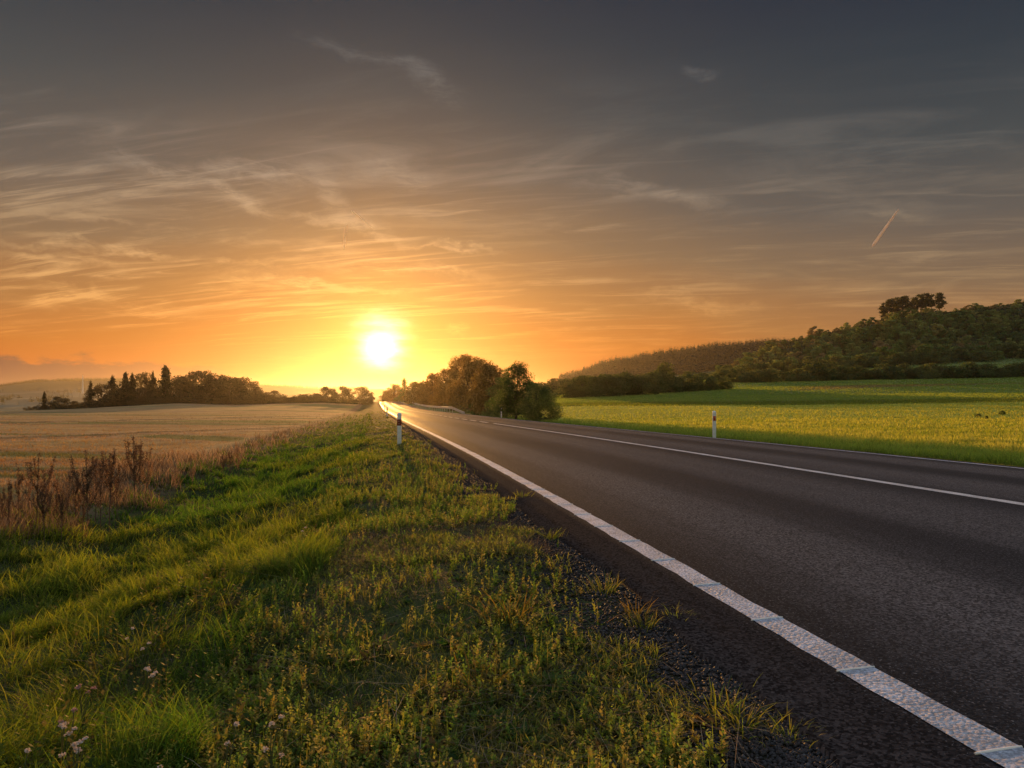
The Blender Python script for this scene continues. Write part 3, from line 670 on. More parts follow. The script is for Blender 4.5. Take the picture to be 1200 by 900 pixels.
gm = bpy.data.materials.new('gravel_stone'); nt, N, L = nodes_of(gm); b = NB(nt); o_ = b.n('ShaderNodeOutputMaterial'); p_ = b.n('ShaderNodeBsdfPrincipled'); a2 = b.n('ShaderNodeAttribute', attribute_name='col')
L.new(a2.outputs['Color'], p_.inputs['Base Color']); p_.inputs['Roughness'].default_value = .7; L.new(p_.outputs[0], o_.inputs[0])
link('gravel', mesh_np('gravel', V.reshape(-1, 3), [Ft], np.repeat(gcol, 6, 0), [gm]), kind='stuff', label='loose black gravel along the edge of the asphalt')

# ------------------------------------------------------------------ trees
LEAF = leaf_mat('tree_leaves', .5, 2.0, .6, vary=.45)
FAR = leaf_mat('far_leaves', .38, 1.5, .7, vary=1.1)
BARK = plain('bark', (.07, .05, .038), .9, noise=.35, scale=3)
def leaf_cards(ctr, n, size, col, flat=.0):
    """n small diamond leaves round centres ctr (n,3)"""
    a = RNG.normal(size=(n, 3)); a[:, 2] *= (1 - flat); a /= np.linalg.norm(a, axis=1)[:, None]
    r = RNG.normal(size=(n, 3)); b = np.cross(a, r); b /= np.linalg.norm(b, axis=1)[:, None]
    s = (size * RNG.uniform(.6, 1.35, n))[:, None]
    V = np.stack([ctr - a * s, ctr - b * s * .55, ctr + a * s, ctr + b * s * .55], 1).reshape(-1, 3)
    return V, np.arange(4 * n).reshape(-1, 4), np.repeat(col, 4, 0)
def broad_tree(h, w, nl, leaf, col, trunk=.18, lobes=16, seed=0, low=.0, core=True):
    """trunk + crown meshes, base at origin"""
    rg = np.random.default_rng(seed)
    g = Geo()
    z = np.linspace(0, h * .82, 8); bend = np.cumsum(rg.normal(0, w * .018, (8, 2)), 0)
    tr = np.stack([bend[:, 0], bend[:, 1], z], -1); tube(g, tr, np.linspace(h * .022, h * .004, 8), 8)
    C = []
    for k in range(lobes):
        f = max(trunk, .10) + (.93 - max(trunk, .10)) * ((k * 7 % lobes) + rg.uniform(0, 1)) / lobes; prof = math.sin(math.pi * min(1, max(.0, (f - low) / (1 - low))) ** .8) ** .6
        r = w * .5 * prof * rg.uniform(.35, 1.05); an = k * 2.4 + rg.uniform(-.4, .4)
        c = np.array([math.cos(an) * r, math.sin(an) * r, h * f]); rad = (w * .6 + h * .3 * min(1, w / h * 1.6)) * rg.uniform(.12, .22) * (1.05 - .4 * f)
        C.append((c, rad)); fb = max(.08, f - .25) * h; b0 = np.array([np.interp(fb, z, tr[:, 0]), np.interp(fb, z, tr[:, 1]), fb])
        mid = (b0 + c) / 2 + np.array([0, 0, -.03 * h]) + rg.normal(0, .02 * w, 3)
        tube(g, [b0, mid, c], [h * .008, h * .005, h * .002], 5)
    C.append((np.array([tr[-1, 0], tr[-1, 1], h * .9]), w * .11))
    w8 = np.array([r ** 2 for _, r in C]); w8 /= w8.sum(); ctrs = []; cols = []
    for (c, r), q in zip(C, w8):
        m = max(8, int(nl * q)); d = rg.normal(size=(m, 3)); d /= np.linalg.norm(d, axis=1)[:, None]
        lumps = rg.normal(size=(9, 3)); lumps /= np.linalg.norm(lumps, axis=1)[:, None]
        sh = .78 + .38 * np.max(d @ lumps.T, axis=1) ** 3
        rr = r * sh * rg.uniform(.25, 1.5, m) ** .55
        p = c + d * rr[:, None] * np.array([1.15, 1.15, .85]); ctrs.append(p)
        cols.append(np.asarray(col) * rg.uniform(.8, 1.2) * rg.uniform(.75, 1.25, (m, 1)))
    ctrs = np.concatenate(ctrs); cols = np.concatenate(cols)
    k = ctrs[:, 2] > h * .03; ctrs, cols = ctrs[k], cols[k]
    V, Fq, Cc = leaf_cards(ctrs, len(ctrs), leaf, cols)
    return g.mesh('trunk', [BARK], True), mesh_np('crown', V, [Fq], Cc, [LEAF])
def conifer(h, w, tiers, leaf, col, seed=0, bare=.12, ragged=.35):
    rg = np.random.default_rng(seed); g = Geo()
    tube(g, [(0, 0, 0), (0, 0, h * .5), (0, 0, h * .97)], [h * .02, h * .012, h * .002], 7)
    ctrs, cols = [], []
    for k in range(tiers):
        f = bare + (1 - bare) * k / tiers; R0 = w * .5 * (1 - f) ** .72 * 1.15 * rg.uniform(1 - ragged, 1 + ragged * .4) + w * .02
        nb = 7
        for j in range(nb):
            an = rg.uniform(0, 6.28); rl = R0 * rg.uniform(.55, 1.15); m = max(6, int(26 * (rl / w * 2 + .25)))
            u = rg.uniform(0, 1, m) ** .8
            p = np.stack([np.cos(an) * rl * u, np.sin(an) * rl * u, h * f + .09 * h * (.5 - u) * rg.uniform(.3, 1.3) + rg.normal(0, .012 * h) + 0 * u], -1)
            p += rg.normal(0, 1, (m, 3)) * np.array([.035, .035, .032]) * h * .7
            ctrs.append(p); cols.append(np.asarray(col) * rg.uniform(.75, 1.2, (m, 1)))
            if j < 3: tube(g, [(0, 0, h * f), (math.cos(an) * rl * .8, math.sin(an) * rl * .8, h * f - .01 * h)], [h * .004, h * .0015], 4)
    ctrs = np.concatenate(ctrs); V, Fq, Cc = leaf_cards(ctrs, len(ctrs), leaf, np.concatenate(cols))
    return g.mesh('trunk', [BARK], True), mesh_np('crown', V, [Fq], Cc, [LEAF])
def plant_tree(name, label, cat, meshes, px, d, sc=1., rz=None, group=None, dz=0., own=None):
    x, y = at(px, d)
    o = thing(name, label, cat, (x, y, float(ground(x, y)) - .05 + dz), RNG.uniform(0, 6.28) if rz is None else rz, sc, group)
    for nm, me in zip(('trunk', 'crown'), meshes): link(nm, me, o)
    return o
# --- roadside trees on the right
G1, G2, G3 = (.10, .13, .035), (.155, .105, .03), (.065, .095, .025)
roadside = [  # px, d, top y, base y, width px, colour, label, kind
 (632, 53, 449, 492, 42, G1, 'small round green bush at the near end of the roadside tree row', 'bush', 9000, .045),
 (606, 62, 424, 489, 44, G3, 'upright dark green tree just behind the small round bush', 'tree', 11000, .06),
 (590, 74, 440, 487, 34, G1, 'low leafy tree filling the gap beside the upright dark green tree', 'tree', 8000, .07),
 (574, 84, 424, 487, 44, G2, 'broad tree with feathery top left of the upright dark green tree', 'tree', 12000, .08),
 (556, 104, 418, 486, 50, G2, 'wide brownish tree behind the sloping end of the guardrail', 'tree', 13000, .09),
 (540, 126, 414, 484, 46, G2, 'tallest tree of the roadside row, with a two-humped top', 'tree', 13000, .10),
 (524, 142, 430, 480, 34, G2, 'orange-lit tree on the sunward flank of the tallest roadside tree', 'tree', 9000, .11),
 (508, 172, 437, 477, 26, G2, 'tree with a small round head standing above the guardrail', 'tree', 8000, .12),
 (497, 200, 446, 476, 26, G2, 'low rounded tree over the far end of the guardrail', 'tree', 6000, .14),
 (486, 240, 447, 474, 24, G2, 'hazy tree second from the sunward end of the roadside row', 'tree', 5000, .16),
 (474, 285, 443, 473, 20, G1, 'pointed hazy conifer glowing orange beneath the sun', 'conifer', 5000, .18),
 (463, 335, 450, 471, 22, G2, 'faint orange-lit tree beside the vanishing road', 'tree', 4000, .2),
 (453, 395, 458, 470, 14, G2, 'lowest and farthest tree of the row where the road vanishes', 'tree', 3000, .22)]
for i, (px, d, top, base, wpx, col, lab, kd, nl, lf) in enumerate(roadside):
    x, y = at(px, d); z = float(ground(x, y)); h = CAMZ + (HY - top) / F * d - z; w = wpx / F * d * 1.08
    if kd == 'conifer': ms = conifer(h, w, 20, lf, col, 200 + i)
    else: ms = broad_tree(h, w, int(nl * 1.4), lf * 1.15, col, .1 if kd == 'bush' else .14, 46 if kd == 'bush' else 41, 200 + i, low=-.3)
    plant_tree('roadside_bush' if kd == 'bush' else 'roadside_tree', lab, kd if kd != 'conifer' else 'tree', ms, px, d, group='trees along the far side of the road')
# low scrub under the row, one shrub each
sh_m = [broad_tree(2.6, 4.2, 3500, .09, G1, .1, 14, 300 + k, low=-.35) for k in range(3)]
def scrub_merge(ms):  # trunk and crown of a small shrub in one mesh
    import bmesh
    bm = bmesh.new(); bm.from_mesh(ms[1]); nf = len(bm.faces); bm.from_mesh(ms[0]); bm.faces.ensure_lookup_table()
    for f in list(bm.faces)[nf:]: f.material_index = 1
    me = bpy.data.meshes.new('shrub'); bm.to_mesh(me); bm.free(); me.materials.append(LEAF); me.materials.append(BARK); return me
for k, (px, d, sc, lab) in enumerate([(585, 72, .8, 'low shrub in the shade at the foot of the upright dark tree'), (566, 88, .9, 'low dark shrub under the broad feathery tree'), (549, 112, .8, 'low shrub right behind the bent end of the guardrail'),
        (531, 140, 1.0, 'rounded shrub behind the middle of the guardrail'), (515, 165, 1.0, 'rounded shrub under the small round-headed tree'), (501, 205, 1.1, 'small shrub behind the far end of the guardrail'), (481, 270, 1.2, 'orange-lit shrub under the pointed conifer'), (468, 320, 1.2, 'faint shrub below the last tall trees of the row'), (645, 58, .22, 'tuft-like pale shrublet beside the small round green bush')]):
    plant_tree('roadside_shrub', lab, 'shrub', sh_m[k % 3], px, d, sc, group='shrubs under the roadside trees')

# --- left tree line at the end of the harvested field
DK = (.032, .034, .02); DKB = (.042, .040, .022)
con = [conifer(1, .62, 22, .022, DK, 400 + k, .08, .5) for k in range(3)]; wcon = [conifer(1, .8, 18, .03, DK, 410 + k, .10, .6) for k in range(2)]
brd = [broad_tree(1, 1.15, 4500, .026, DKB, .12, 20, 420 + k, low=-.3) for k in range(4)]
leftline = [ # px, top, kind, width factor, label
 (52, 459, 'c', .8, 'small lone spruce at the outer end of the field tree line'), (70, 465, 'b', 1.5, 'low round tree beside the small lone spruce'), (88, 470, 'b', 1.6, 'low bush-like tree under the pale mast'),
 (106, 447, 'c', .75, 'narrow dark conifer just after the pale mast'), (120, 450, 'b', 1.0, 'round tree behind the narrow dark conifer'), (132, 441, 'w', .9, 'spindly conifer with gaps in its crown, left of the three close tops'),
 (147, 437, 'w', .8, 'first of two close conifer tops in the tree line'), (155, 438, 'w', .7, 'second of two close conifer tops in the tree line'), (169, 437, 'b', .75, 'blunt dark crown beside the two close conifer tops'),
 (179, 436, 'w', .6, 'thin pointed top beside the tallest conifer'), (194, 429, 'w', 1.05, 'tallest conifer of the field tree line, broad and ragged'), (187, 455, 'b', 1.6, 'rounded dark tree at the foot of the tallest conifer'), (140, 455, 'b', 1.5, 'low dark tree filling in under the spindly conifer'), (160, 455, 'b', 1.5, 'low dark tree filling in under the blunt crown'),
 (213, 441, 'b', 1.0, 'round tree next to the tallest conifer'), (226, 436, 'b', 1.1, 'highest of the round broadleaf trees in the field tree line'), (241, 435, 'b', 1.0, 'round tree just past the highest broadleaf'), (256, 440, 'b', 1.1, 'domed tree in the middle of the round broadleaf group'),
 (270, 442, 'b', 1.1, 'domed tree near the open end of the broadleaf group'), (284, 443, 'b', 1.1, 'round tree second from the open end of the broadleaf group'), (297, 447, 'b', 1.1, 'last tall round tree before the tree line drops'),
 (318, 458, 'b', 1.7, 'low round tree where the tree line drops'), (333, 465, 'b', 2.0, 'lowest hedge tree in the dip of the tree line'), (345, 465, 'b', 1.9, 'low hedge tree after the dip'), (357, 462, 'b', 1.7, 'low hedge tree rising towards the twin crowns'), (370, 461, 'b', 1.6, 'low hedge tree just before the twin crowns'),
 (383, 453, 'b', 1.3, 'first of the twin crowns near the road end of the field'), (403, 453, 'b', 1.1, 'second of the twin crowns near the road end of the field'), (425, 453, 'b', 1.15, 'single round tree standing apart near the road end of the field')]
for i, (px, top, kd, wf, lab) in enumerate(leftline):
    d = 262 + (i % 3) * 6 - max(0, px - 330) * .12
    x, y = at(px, d); z = float(ground(x, y)); h = (CAMZ + (HY - top) / F * d - z) + .1
    ms = {'c': con[i % 3], 'w': wcon[i % 2], 'b': brd[i % 4]}[kd]
    plant_tree('conifer_tree' if kd != 'b' else 'broadleaf_tree', lab, 'tree', ms, px, d, (h * wf, h * wf, h), group='trees at the far end of the harvested field')
und = scrub_merge(broad_tree(1, 2.2, 2200, .05, DKB, .1, 14, 440, low=-.5))
for k in range(46):
    px = 36 + k * 8.8 + RNG.uniform(-2, 2)
    if 410 < px < 419: continue
    d = 255 + RNG.uniform(0, 14) - max(0, px - 330) * .1; x, y = at(px, d); hh = RNG.uniform(2.0, 3.6) * (.7 if px < 100 else 1)
    o = link('hedge_shrub', und, None, (x, y, float(ground(x, y)) - .1), label='dark shrub at the foot of the field tree line', category='shrub', group='shrubs along the foot of the field tree line')
    o.scale = (hh * 1.2, hh * 1.2, hh); o.rotation_euler[2] = RNG.uniform(0, 6.28)

# --- hedges and bushes right of the road
HB = (.055, .078, .028)
hb = [scrub_merge(broad_tree(1, 1.5, 3200, .036, HB, .1, 16, 450 + k, low=-.5)) for k in range(5)]
def bush(px, d, hpx, wf, lab, grp, nm='hedge_bush', base=None):
    x, y = at(px, d); z = float(ground(x, y)); h = hpx / F * d
    o = link(nm, hb[RNG.integers(5)], None, (x, y, z - .04 * h), label=lab, category='bush', group=grp)
    o.scale = (h * wf, h * wf, h); o.rotation_euler[2] = RNG.uniform(0, 6.28); return o
for i in range(22):                                       # dark thicket, x 660..855, base 466..455
    f = i / 21; px = 664 + f * 186; hp = 22 - abs(f - .45) * 3 + RNG.uniform(-6, 6); hp *= (1 - .35 * max(0, (f - .8) / .2))
    if i == 13: hp = 36
    bush(px, 178 + 55 * f + RNG.uniform(-6, 6), hp, 1.15 if i != 13 else .75, 'dark bush in the thicket beyond the yellow field' if i != 13 else 'tall round tree-like bush standing out of the dark thicket', 'bushes of the dark thicket beyond the yellow field')
for i in range(9):                                       # farther, x 620..730, y 437..458
    f = i / 8; bush(622 + 108 * f, 300 + RNG.uniform(0, 25), 21 - 8 * abs(f - .3) + RNG.uniform(-2, 2), 1.4, 'hazy bush in the farther row behind the dark thicket', 'farther row of hazy bushes')
for i in range(34):                                      # hedge at the meadow's upper edge x 845..1210
    f = i / 33; px = 846 + 370 * f; hp = 15 + 5 * math.sin(i * 2.1) * math.sin(i * .7) + RNG.uniform(-2, 2)
    if 8 < i < 14: hp += 2
    bush(px, 308 + RNG.uniform(-5, 8), max(9, hp), 1.35, 'dark bush in the hedge along the top of the green meadow', 'hedge bushes along the top of the meadow')
for i in range(26):                                      # foot of the hill
    f = i / 25; bush(850 + 360 * f, 400 + 40 * f + RNG.uniform(0, 25), RNG.uniform(10, 17), 1.3, 'bush along the foot of the wooded hill above the second meadow strip', 'bushes at the foot of the hill')
# hillside: each round shrub or tree its own object
HC = [(.13, .19, .06), (.17, .22, .07), (.22, .24, .08), (.20, .17, .08), (.09, .14, .05)]
hm = []
for k, c in enumerate(HC):
    me = scrub_merge(broad_tree(1, 1.15, 1500, .055, c, .1, 13, 470 + k, low=-.4)); me.materials[0] = FAR; hm.append(me)
pts = []
tries = 0
while len(pts) < 285 and tries < 60000:
    tries += 1
    px = RNG.uniform(838, 1235); d = 440 + (700 - 440) * RNG.uniform(0, 1) ** .9
    if d < 440 + max(0, 900 - px) * .5: continue
    x, y = at(px, d); z = float(ground(x, y)); yp = HY - (z - CAMZ) / d * F
    if any((px - q[0]) ** 2 + ((yp - q[1]) * 1.5) ** 2 < 52 for q in pts): continue
    pts.append((px, yp, x, y, z, d))
for (px, yp, x, y, z, d) in pts:
    h = RNG.choice([5.5, 7., 8.5, 11.5], p=[.3, .35, .25, .1]) * RNG.uniform(.85, 1.15); wf = RNG.uniform(.9, 1.45)
    if yp < 372 and px > 1105: h = RNG.uniform(3.5, 7.5); wf = RNG.uniform(1.1, 1.7)
    o = link('hillside_shrub', hm[RNG.choice(5, p=[.3, .25, .15, .1, .2])], None, (x, y, z - .12 * h), label='round shrub or small tree among many on the right-hand hillside', category='shrub', group='round shrubs covering the hillside')
    o.scale = (h * wf, h * wf, h); o.rotation_euler[2] = RNG.uniform(0, 6.28)
# brushwood between them
n = 60000; px = RNG.uniform(835, 1260, n); d = RNG.uniform(450, 740, n); m = d > 440 + np.maximum(0, 900 - px) * .5; px, d = px[m], d[m]; n = len(px)
x, y = at(px, d); z = ground(x, y); nn = fbm(x / 18, y / 18, 111, 3)
ctr = np.stack([x, y, z + RNG.uniform(0, 1, n) ** 1.3 * (.6 + 2.2 * nn)], -1)
V, Fq, Cc = leaf_cards(ctr, n, .75, pick([(.035, .048, .016), (.05, .062, .02), (.06, .05, .022)], n))
link('brushwood', mesh_np('brushwood', V, [Fq], Cc, [FAR]), kind='stuff', label='low brushwood covering the hillside between the shrubs')
# pines on the crest
pm = []
def pine(seed, bare):
    rg = np.random.default_rng(seed); g = Geo(); tube(g, [(0, 0, 0), (rg.normal(0, .02), 0, .5), (rg.normal(0, .03), 0, .95)], [.022, .016, .005], 7)
    ctr = []; 
    for k in range(26):
        f = rg.uniform(bare, 1.0); r = .24 * (1 - (f - bare) / (1 - bare) * .45) * rg.uniform(.2, 1); an = rg.uniform(0, 6.28); c = np.array([math.cos(an) * r, math.sin(an) * r, f])
        tube(g, [(0, 0, f - .06), c], [.007, .003], 4)
        ctr.append(c + rg.normal(size=(90, 3)) * np.array([.05, .05, .032]))
    ctr = np.concatenate(ctr); V, Fq, Cc = leaf_cards(ctr, len(ctr), .032, np.tile(np.array([[.04, .05, .022]]), (len(ctr), 1)))
    return g.mesh('trunk', [BARK], True), mesh_np('crown', V, [Fq], Cc, [LEAF])
pn = [pine(500, .3), pine(501, .45), pine(502, .25)]
for i, (px, tp, wf, b, lab) in enumerate([(1036, 356, 1.2, 2, 'lowest pine at the valley end of the crest clump'), (1043, 351, 1.2, 0, 'second pine from the valley end of the crest clump'), (1050, 349, 1.2, 2, 'pine with a dense crown on the rising side of the crest clump'), (1058, 348, 1.3, 0, 'wide pine left of the middle of the crest clump'),
        (1065, 350, 1.2, 2, 'slightly lower pine at the middle of the crest clump'), (1072, 349, 1.1, 0, 'pine just right of the middle of the crest clump'), (1079, 346, 1.0, 1, 'pine with bare trunk before the see-through gap'), (1085, 345, 1.0, 1, 'tall bare-trunked pine in the see-through part of the clump'), (1092, 346, .8, 1, 'thin bare-trunked pine beside the gap on the crest'), (1101, 344, 1.1, 0, 'last and tallest pine of the crest clump, standing apart')]):
    d = 680 + (i % 3) * 5; x, y = at(px, d); z = float(ground(x, y)); h = CAMZ + (HY - tp) / F * d - z
    plant_tree('pine_tree', lab, 'tree', pn[b], px, d, (h * wf, h * wf, h), group='pines on the crest of the hill')
# far ridge forest (one mass), far-left ridge woods
def forest(name, lab, n, pxr, dr, hr, col, keep, leafn=9):
    px = RNG.uniform(*pxr, n); d = RNG.uniform(*dr, n); x, y = at(px, d); m = keep(px, d, x, y); x, y, px = x[m], y[m], px[m]; n = len(x); z = ground(x, y)
    h = RNG.uniform(*hr, n); f = np.linspace(.1, 1, leafn)[None] * np.ones((n, 1)); r = h[:, None] * .15 * (1.1 - f)
    an = RNG.uniform(0, 6.28, (n, leafn)); cx = x[:, None] + np.cos(an) * r * .6; cy = y[:, None] + np.sin(an) * r * .6; cz = z[:, None] + h[:, None] * f * .92
    sz = r * 1.1 + .25
    up = RNG.uniform(.2, .7, (n, leafn)); a = np.stack([np.cos(an), np.sin(an), -up], -1) * sz[..., None]; b = np.stack([-np.sin(an), np.cos(an), 0 * an], -1) * sz[..., None]; c = np.stack([cx, cy, cz], -1)
    V = np.stack([c - a, c - b, c + a, c + b], 2).reshape(-1, 3)
    Cc = np.repeat(pick([col, tuple(q * 1.35 for q in col)], n), leafn * 4, 0)
    link(name, mesh_np(name, V, [np.arange(len(V)).reshape(-1, 4)], Cc, [FAR]), kind='stuff', label=lab)
forest('ridge_forest', 'dark conifer forest covering the far ridge behind the thicket', 9000, (655, 1010), (1000, 1275), (6, 18), (.028, .034, .02), lambda px, d, x, y: (px > 655) & (d > 1000 + np.maximum(0, 700 - px) * 5))
forest('distant_woods', 'distant hazy woods on the low hills across the valley', 5000, (-60, 430), (2800, 3080), (9, 16), (.04, .05, .03), lambda px, d, x, y: fbm(px / 30, d / 200, 7, 2) > .38)
forest('valley_woods', 'patchy woods in the misty valley beyond the field', 2200, (-60, 200), (1000, 2500), (7, 12), (.05, .065, .04), lambda px, d, x, y: fbm(px / 22, d / 260, 17, 2) > .60)

# ------------------------------------------------------------------ guardrail
STEEL = plain('galvanised_steel', (.62, .60, .56), .42, .35, noise=.12, scale=2)
def guardrail():
    x0, y0 = to_xy(104., 11.3); o = thing('guardrail', 'pale steel guardrail with a sloping end below the roadside trees', 'guardrail', (0, 0, 0))
    sq = np.concatenate([[93., 94.5], np.arange(104, 215, 2.0)])
    zt = np.concatenate([[.02, .12], np.full(len(sq) - 2, .75)]); zt[0:2] = (.02, .12)
    tq = 11.35 + 0 * sq; tq[:2] = (11.9, 11.8)
    X, Y = to_xy(sq, tq); Z = ground(X, Y) * 0 + zr(sq) - .10 + zt
    prof = [(-.0, -.19), (-.045, -.14), (-.045, -.07), (.0, -.01), (.0, .01), (-.045, .07), (-.045, .14), (-.0, .19)]
    V = []
    for a_, b_ in prof + [(q[0] + .012, q[1]) for q in prof[::-1]]:
        V.append(np.stack([X + a_ * NX, Y + a_ * NY, Z + b_], -1))
    V = np.stack(V, 1); k = V.shape[1]; n = len(sq); i = np.arange(n - 1)[:, None] * k; j = np.arange(k)[None]; j2 = (j + 1) % k
    Fq = np.stack([i + j, i + j2, i + k + j2, i + k + j], -1).reshape(-1, 4)
    link('rail', mesh_np('rail', V.reshape(-1, 3), [Fq, np.array([list(range(k))[::-1], [(n - 1) * k + q for q in range(k)]])], None, [STEEL]), o)
    for q in np.arange(104, 214, 4.0):
        g = Geo(); x, y = to_xy(q, 11.35 + .1); x, y = float(x), float(y); z = float(zr(q)) - .1
        box(g, -.04, .04, -.03, .03, -.35, .80); me = g.mesh('post', [STEEL]); p = link('post', me, o, (x, y, z)); p.rotation_euler[2] = R(-10)
guardrail()

# ------------------------------------------------------------------ delineator posts
PLW = plain('post_plastic', (.82, .80, .80), .45, noise=.10, scale=9); BLK = plain('post_black', (.03, .025, .025), .5)
REF = plain('reflector_orange', (.50, .07, .02), .25); REFD = plain('reflector_dark_red', (.20, .03, .02), .25); GLS = plain('reflector_glass', (.55, .35, .30), .2)
def shell(w, dpt, z0, z1, slope=0., r=.25, k=20):
    an = np.linspace(0, 2 * np.pi, k, endpoint=False); cx = np.sign(np.cos(an)) * np.abs(np.cos(an)) ** .6 * w / 2; cy = np.sign(np.sin(an)) * np.abs(np.sin(an)) ** .6 * dpt / 2
    return np.stack([cx, cy], -1)
def delineator(kind, label, x, y, zb, rz, hgt=.92):
    o = thing('marker_post', label, 'road marker', (x, y, zb), rz, 1., 'marker posts along the road')
    w, dp = .125, .085; pr = shell(w, dp, 0, 1); k = len(pr)
    lev = [(-.25, .90), (0, .92), (.3, .96), (hgt - .05, 1.0), (hgt - .02, .93), (hgt - .005, .72), (hgt, .4)]
    V = np.array([[(p[0] * s_, p[1] * s_, z + (p[1] * .25 if z > hgt - .06 else 0)) for p in pr] for z, s_ in lev]); n = len(lev)
    i = np.arange(n - 1)[:, None] * k; j = np.arange(k)[None]; j2 = (j + 1) % k
    Fq = np.stack([i + j, i + j2, i + k + j2, i + k + j], -1).reshape(-1, 4)
    g = Geo(); g.add(V.reshape(-1, 3), Fq); g.add(np.vstack([V[-1], V[-1].mean(0)]), np.stack([np.arange(k), (np.arange(k) + 1) % k, np.full(k, k)], -1))
    link('body', g.mesh('post_body', [PLW], True), o)
    def band(z0, z1, sc, mat, nm, lo=0, hi=k):
        g = Geo(); V = np.array([[(p[0] * sc, p[1] * sc, z) for p in pr] for z in (z0, z1)])
        i = np.arange(1)[:, None] * k; Fq = np.stack([i + j, i + j2, i + k + j2, i + k + j], -1).reshape(-1, 4); g.add(V.reshape(-1, 3), Fq)
        for q in (0, 1): 
            f = np.stack([np.arange(k), (np.arange(k) + 1) % k, np.full(k, k)], -1); g.add(np.vstack([V[q], V[q].mean(0)]), f if q else f[:, ::-1])
        return link(nm, g.mesh(nm, [mat], False), o)
    if kind == 'dark':
        bd = band(hgt - .36, hgt - .18, 1.03, REFD, 'band')
        for zc in (hgt - .235, hgt - .305):
            g = Geo(); tube(g, [(0, -dp / 2 - .004, zc), (0, -dp / 2 - .010, zc)], [.015, .013], 14); link('reflector', g.mesh('round_reflector', [GLS]), bd)
    else:
        g = Geo(); box(g, -.044, .044, -dp / 2 - .010, -dp / 2 + .012, hgt - .33, hgt - .17)
        me = g.mesh('reflector', [REF]); r_ = link('reflector', me, o)
        g = Geo(); box(g, -.047, .047, -dp / 2 - .011, -dp / 2 + .010, hgt - .255, hgt - .246); link('divider', g.mesh('divider', [REFD]), r_)
    return o
def put_post(kind, label, px, d, top, base):
    x, y = at(px, d); zb = CAMZ + (HY - base) / F * d; hg = (base - top) / F * d
    delineator(kind, label, x, y, min(zb, float(ground(x, y)) + .06), R(-6), hg)
put_post('dark', 'nearest white marker post on the grass shoulder, with a dark red band', 468, 19.5, 484, 520.5)
put_post('dark', 'second marker post on the grass shoulder, small against the sunlit asphalt', 453.6, 70, 474.6, 485)
put_post('dark', 'third and farthest marker post on the grass shoulder', 450.8, 118, 472, 479)
put_post('orange', 'white marker post with an orange reflector between the asphalt and the yellow field', 837, 23.3, 481.5, 513.5)
put_post('orange', 'distant grey marker post in front of the roadside trees', 587.5, 70, 477.5, 489)

# pale mast in the misty valley
g = Geo(); x, y = at(97, 1900); z = float(ground(x, y)); tube(g, [(0, 0, -4), (0, 0, 20), (0, 0, 50)], [3.2, 1.8, .8], 10); me = g.mesh('mast', [plain('pale_mast', (.75, .72, .7), .6)])
o = link('mast', me, None, (x, y, z), label='thin pale mast rising out of the misty valley', category='mast')

# ------------------------------------------------------------------ dock and other tall dry plants at the field edge
RUST = leaf_mat('rusty_seeds', .35, 1.2, .8, twarm=(1.1, .95, .8)); STEMM = plain('dry_stalk', (.13, .07, .045), .85, noise=.25, scale=20)
def dock(seed, h=1., nb=8, dense=1., col=((.13, .08, .05), (.19, .12, .075), (.10, .07, .045))):
    rg = np.random.default_rng(seed); g = Geo(); lean = rg.normal(0, .07, 2)
    st = np.array([(lean[0] * f * f, lean[1] * f * f, f) for f in np.linspace(0, 1, 7)]) * h; tube(g, st, np.linspace(.0065, .002, 7), 6)
    ctr = []
    def seeds(P, n, r):
        i = rg.uniform(0, len(P) - 1.001, n); a = i.astype(int); f = (i - a)[:, None]; P = np.asarray(P); ctr.append(P[a] * (1 - f) + P[a + 1] * f + rg.normal(0, r, (n, 3)))
    seeds(st[3:], int(260 * dense), .012 * h)
    for k in range(nb):
        f = rg.uniform(.3, .85); an = rg.uniform(0, 6.28); l = (1 - f) * rg.uniform(.5, .95) * h; b0 = np.array([np.interp(f, np.linspace(0, 1, 7), st[:, 0]), np.interp(f, np.linspace(0, 1, 7), st[:, 1]), f * h])
        d = np.array([math.cos(an) * .35, math.sin(an) * .35, 1.]); P = np.array([b0, b0 + d * l * .5 + np.array([math.cos(an), math.sin(an), 0]) * .04, b0 + d * l]); tube(g, P, [.0035, .0025, .0012], 5); seeds(P, int(130 * dense), .011 * h)
    c = np.concatenate(ctr); V, Fq, Cc = leaf_cards(c, len(c), .0095, pick(col, len(c)))
    return g.mesh('stalk', [STEMM], True), mesh_np('seed_head', V, [Fq], Cc, [RUST])
dk = [dock(600 + k, 1., 6 + 2 * k) for k in range(4)] + [dock(610, 1., 10, 1.1, ((.45, .33, .22), (.38, .25, .16), (.30, .18, .10)))]
docks = [(10, 8.6, 560, 0), (22, 9.2, 552, 1), (43, 9.0, 529, 2), (54, 9.6, 545, 4), (52, 8.4, 570, 3), (66, 9.6, 560, 0), (78, 9.4, 548, 4), (88, 9.8, 565, 1), (103, 9.6, 526, 2), (112, 10.2, 534, 4), (118, 9.9, 540, 4), (128, 9.7, 524, 3), (97, 8.9, 566, 0), (137, 10.6, 556, 1), (34, 9.9, 550, 4), (72, 8.6, 574, 3), (3, 8.9, 575, 1),
         (158, 11.6, 510, 2), (163, 11.9, 515, 0), (170, 11.8, 537, 4), (262, 16.5, 531, 3), (270, 17, 528, 1), (280, 17.5, 522, 4), (205, 13.8, 548, 4), (225, 14.8, 545, 4)]
dlab = {2: 'tall rusty dock stalk rising from the dry clump, first of its taller ones', 8: 'tall rusty dock stalk in the middle of the dry clump', 11: 'leaning rusty dock stalk at the road-side end of the dry clump', 17: 'tallest rusty dock stalk, standing alone at the edge of the stubble', 19: 'pale dry stalk right beside the tallest rusty one'}
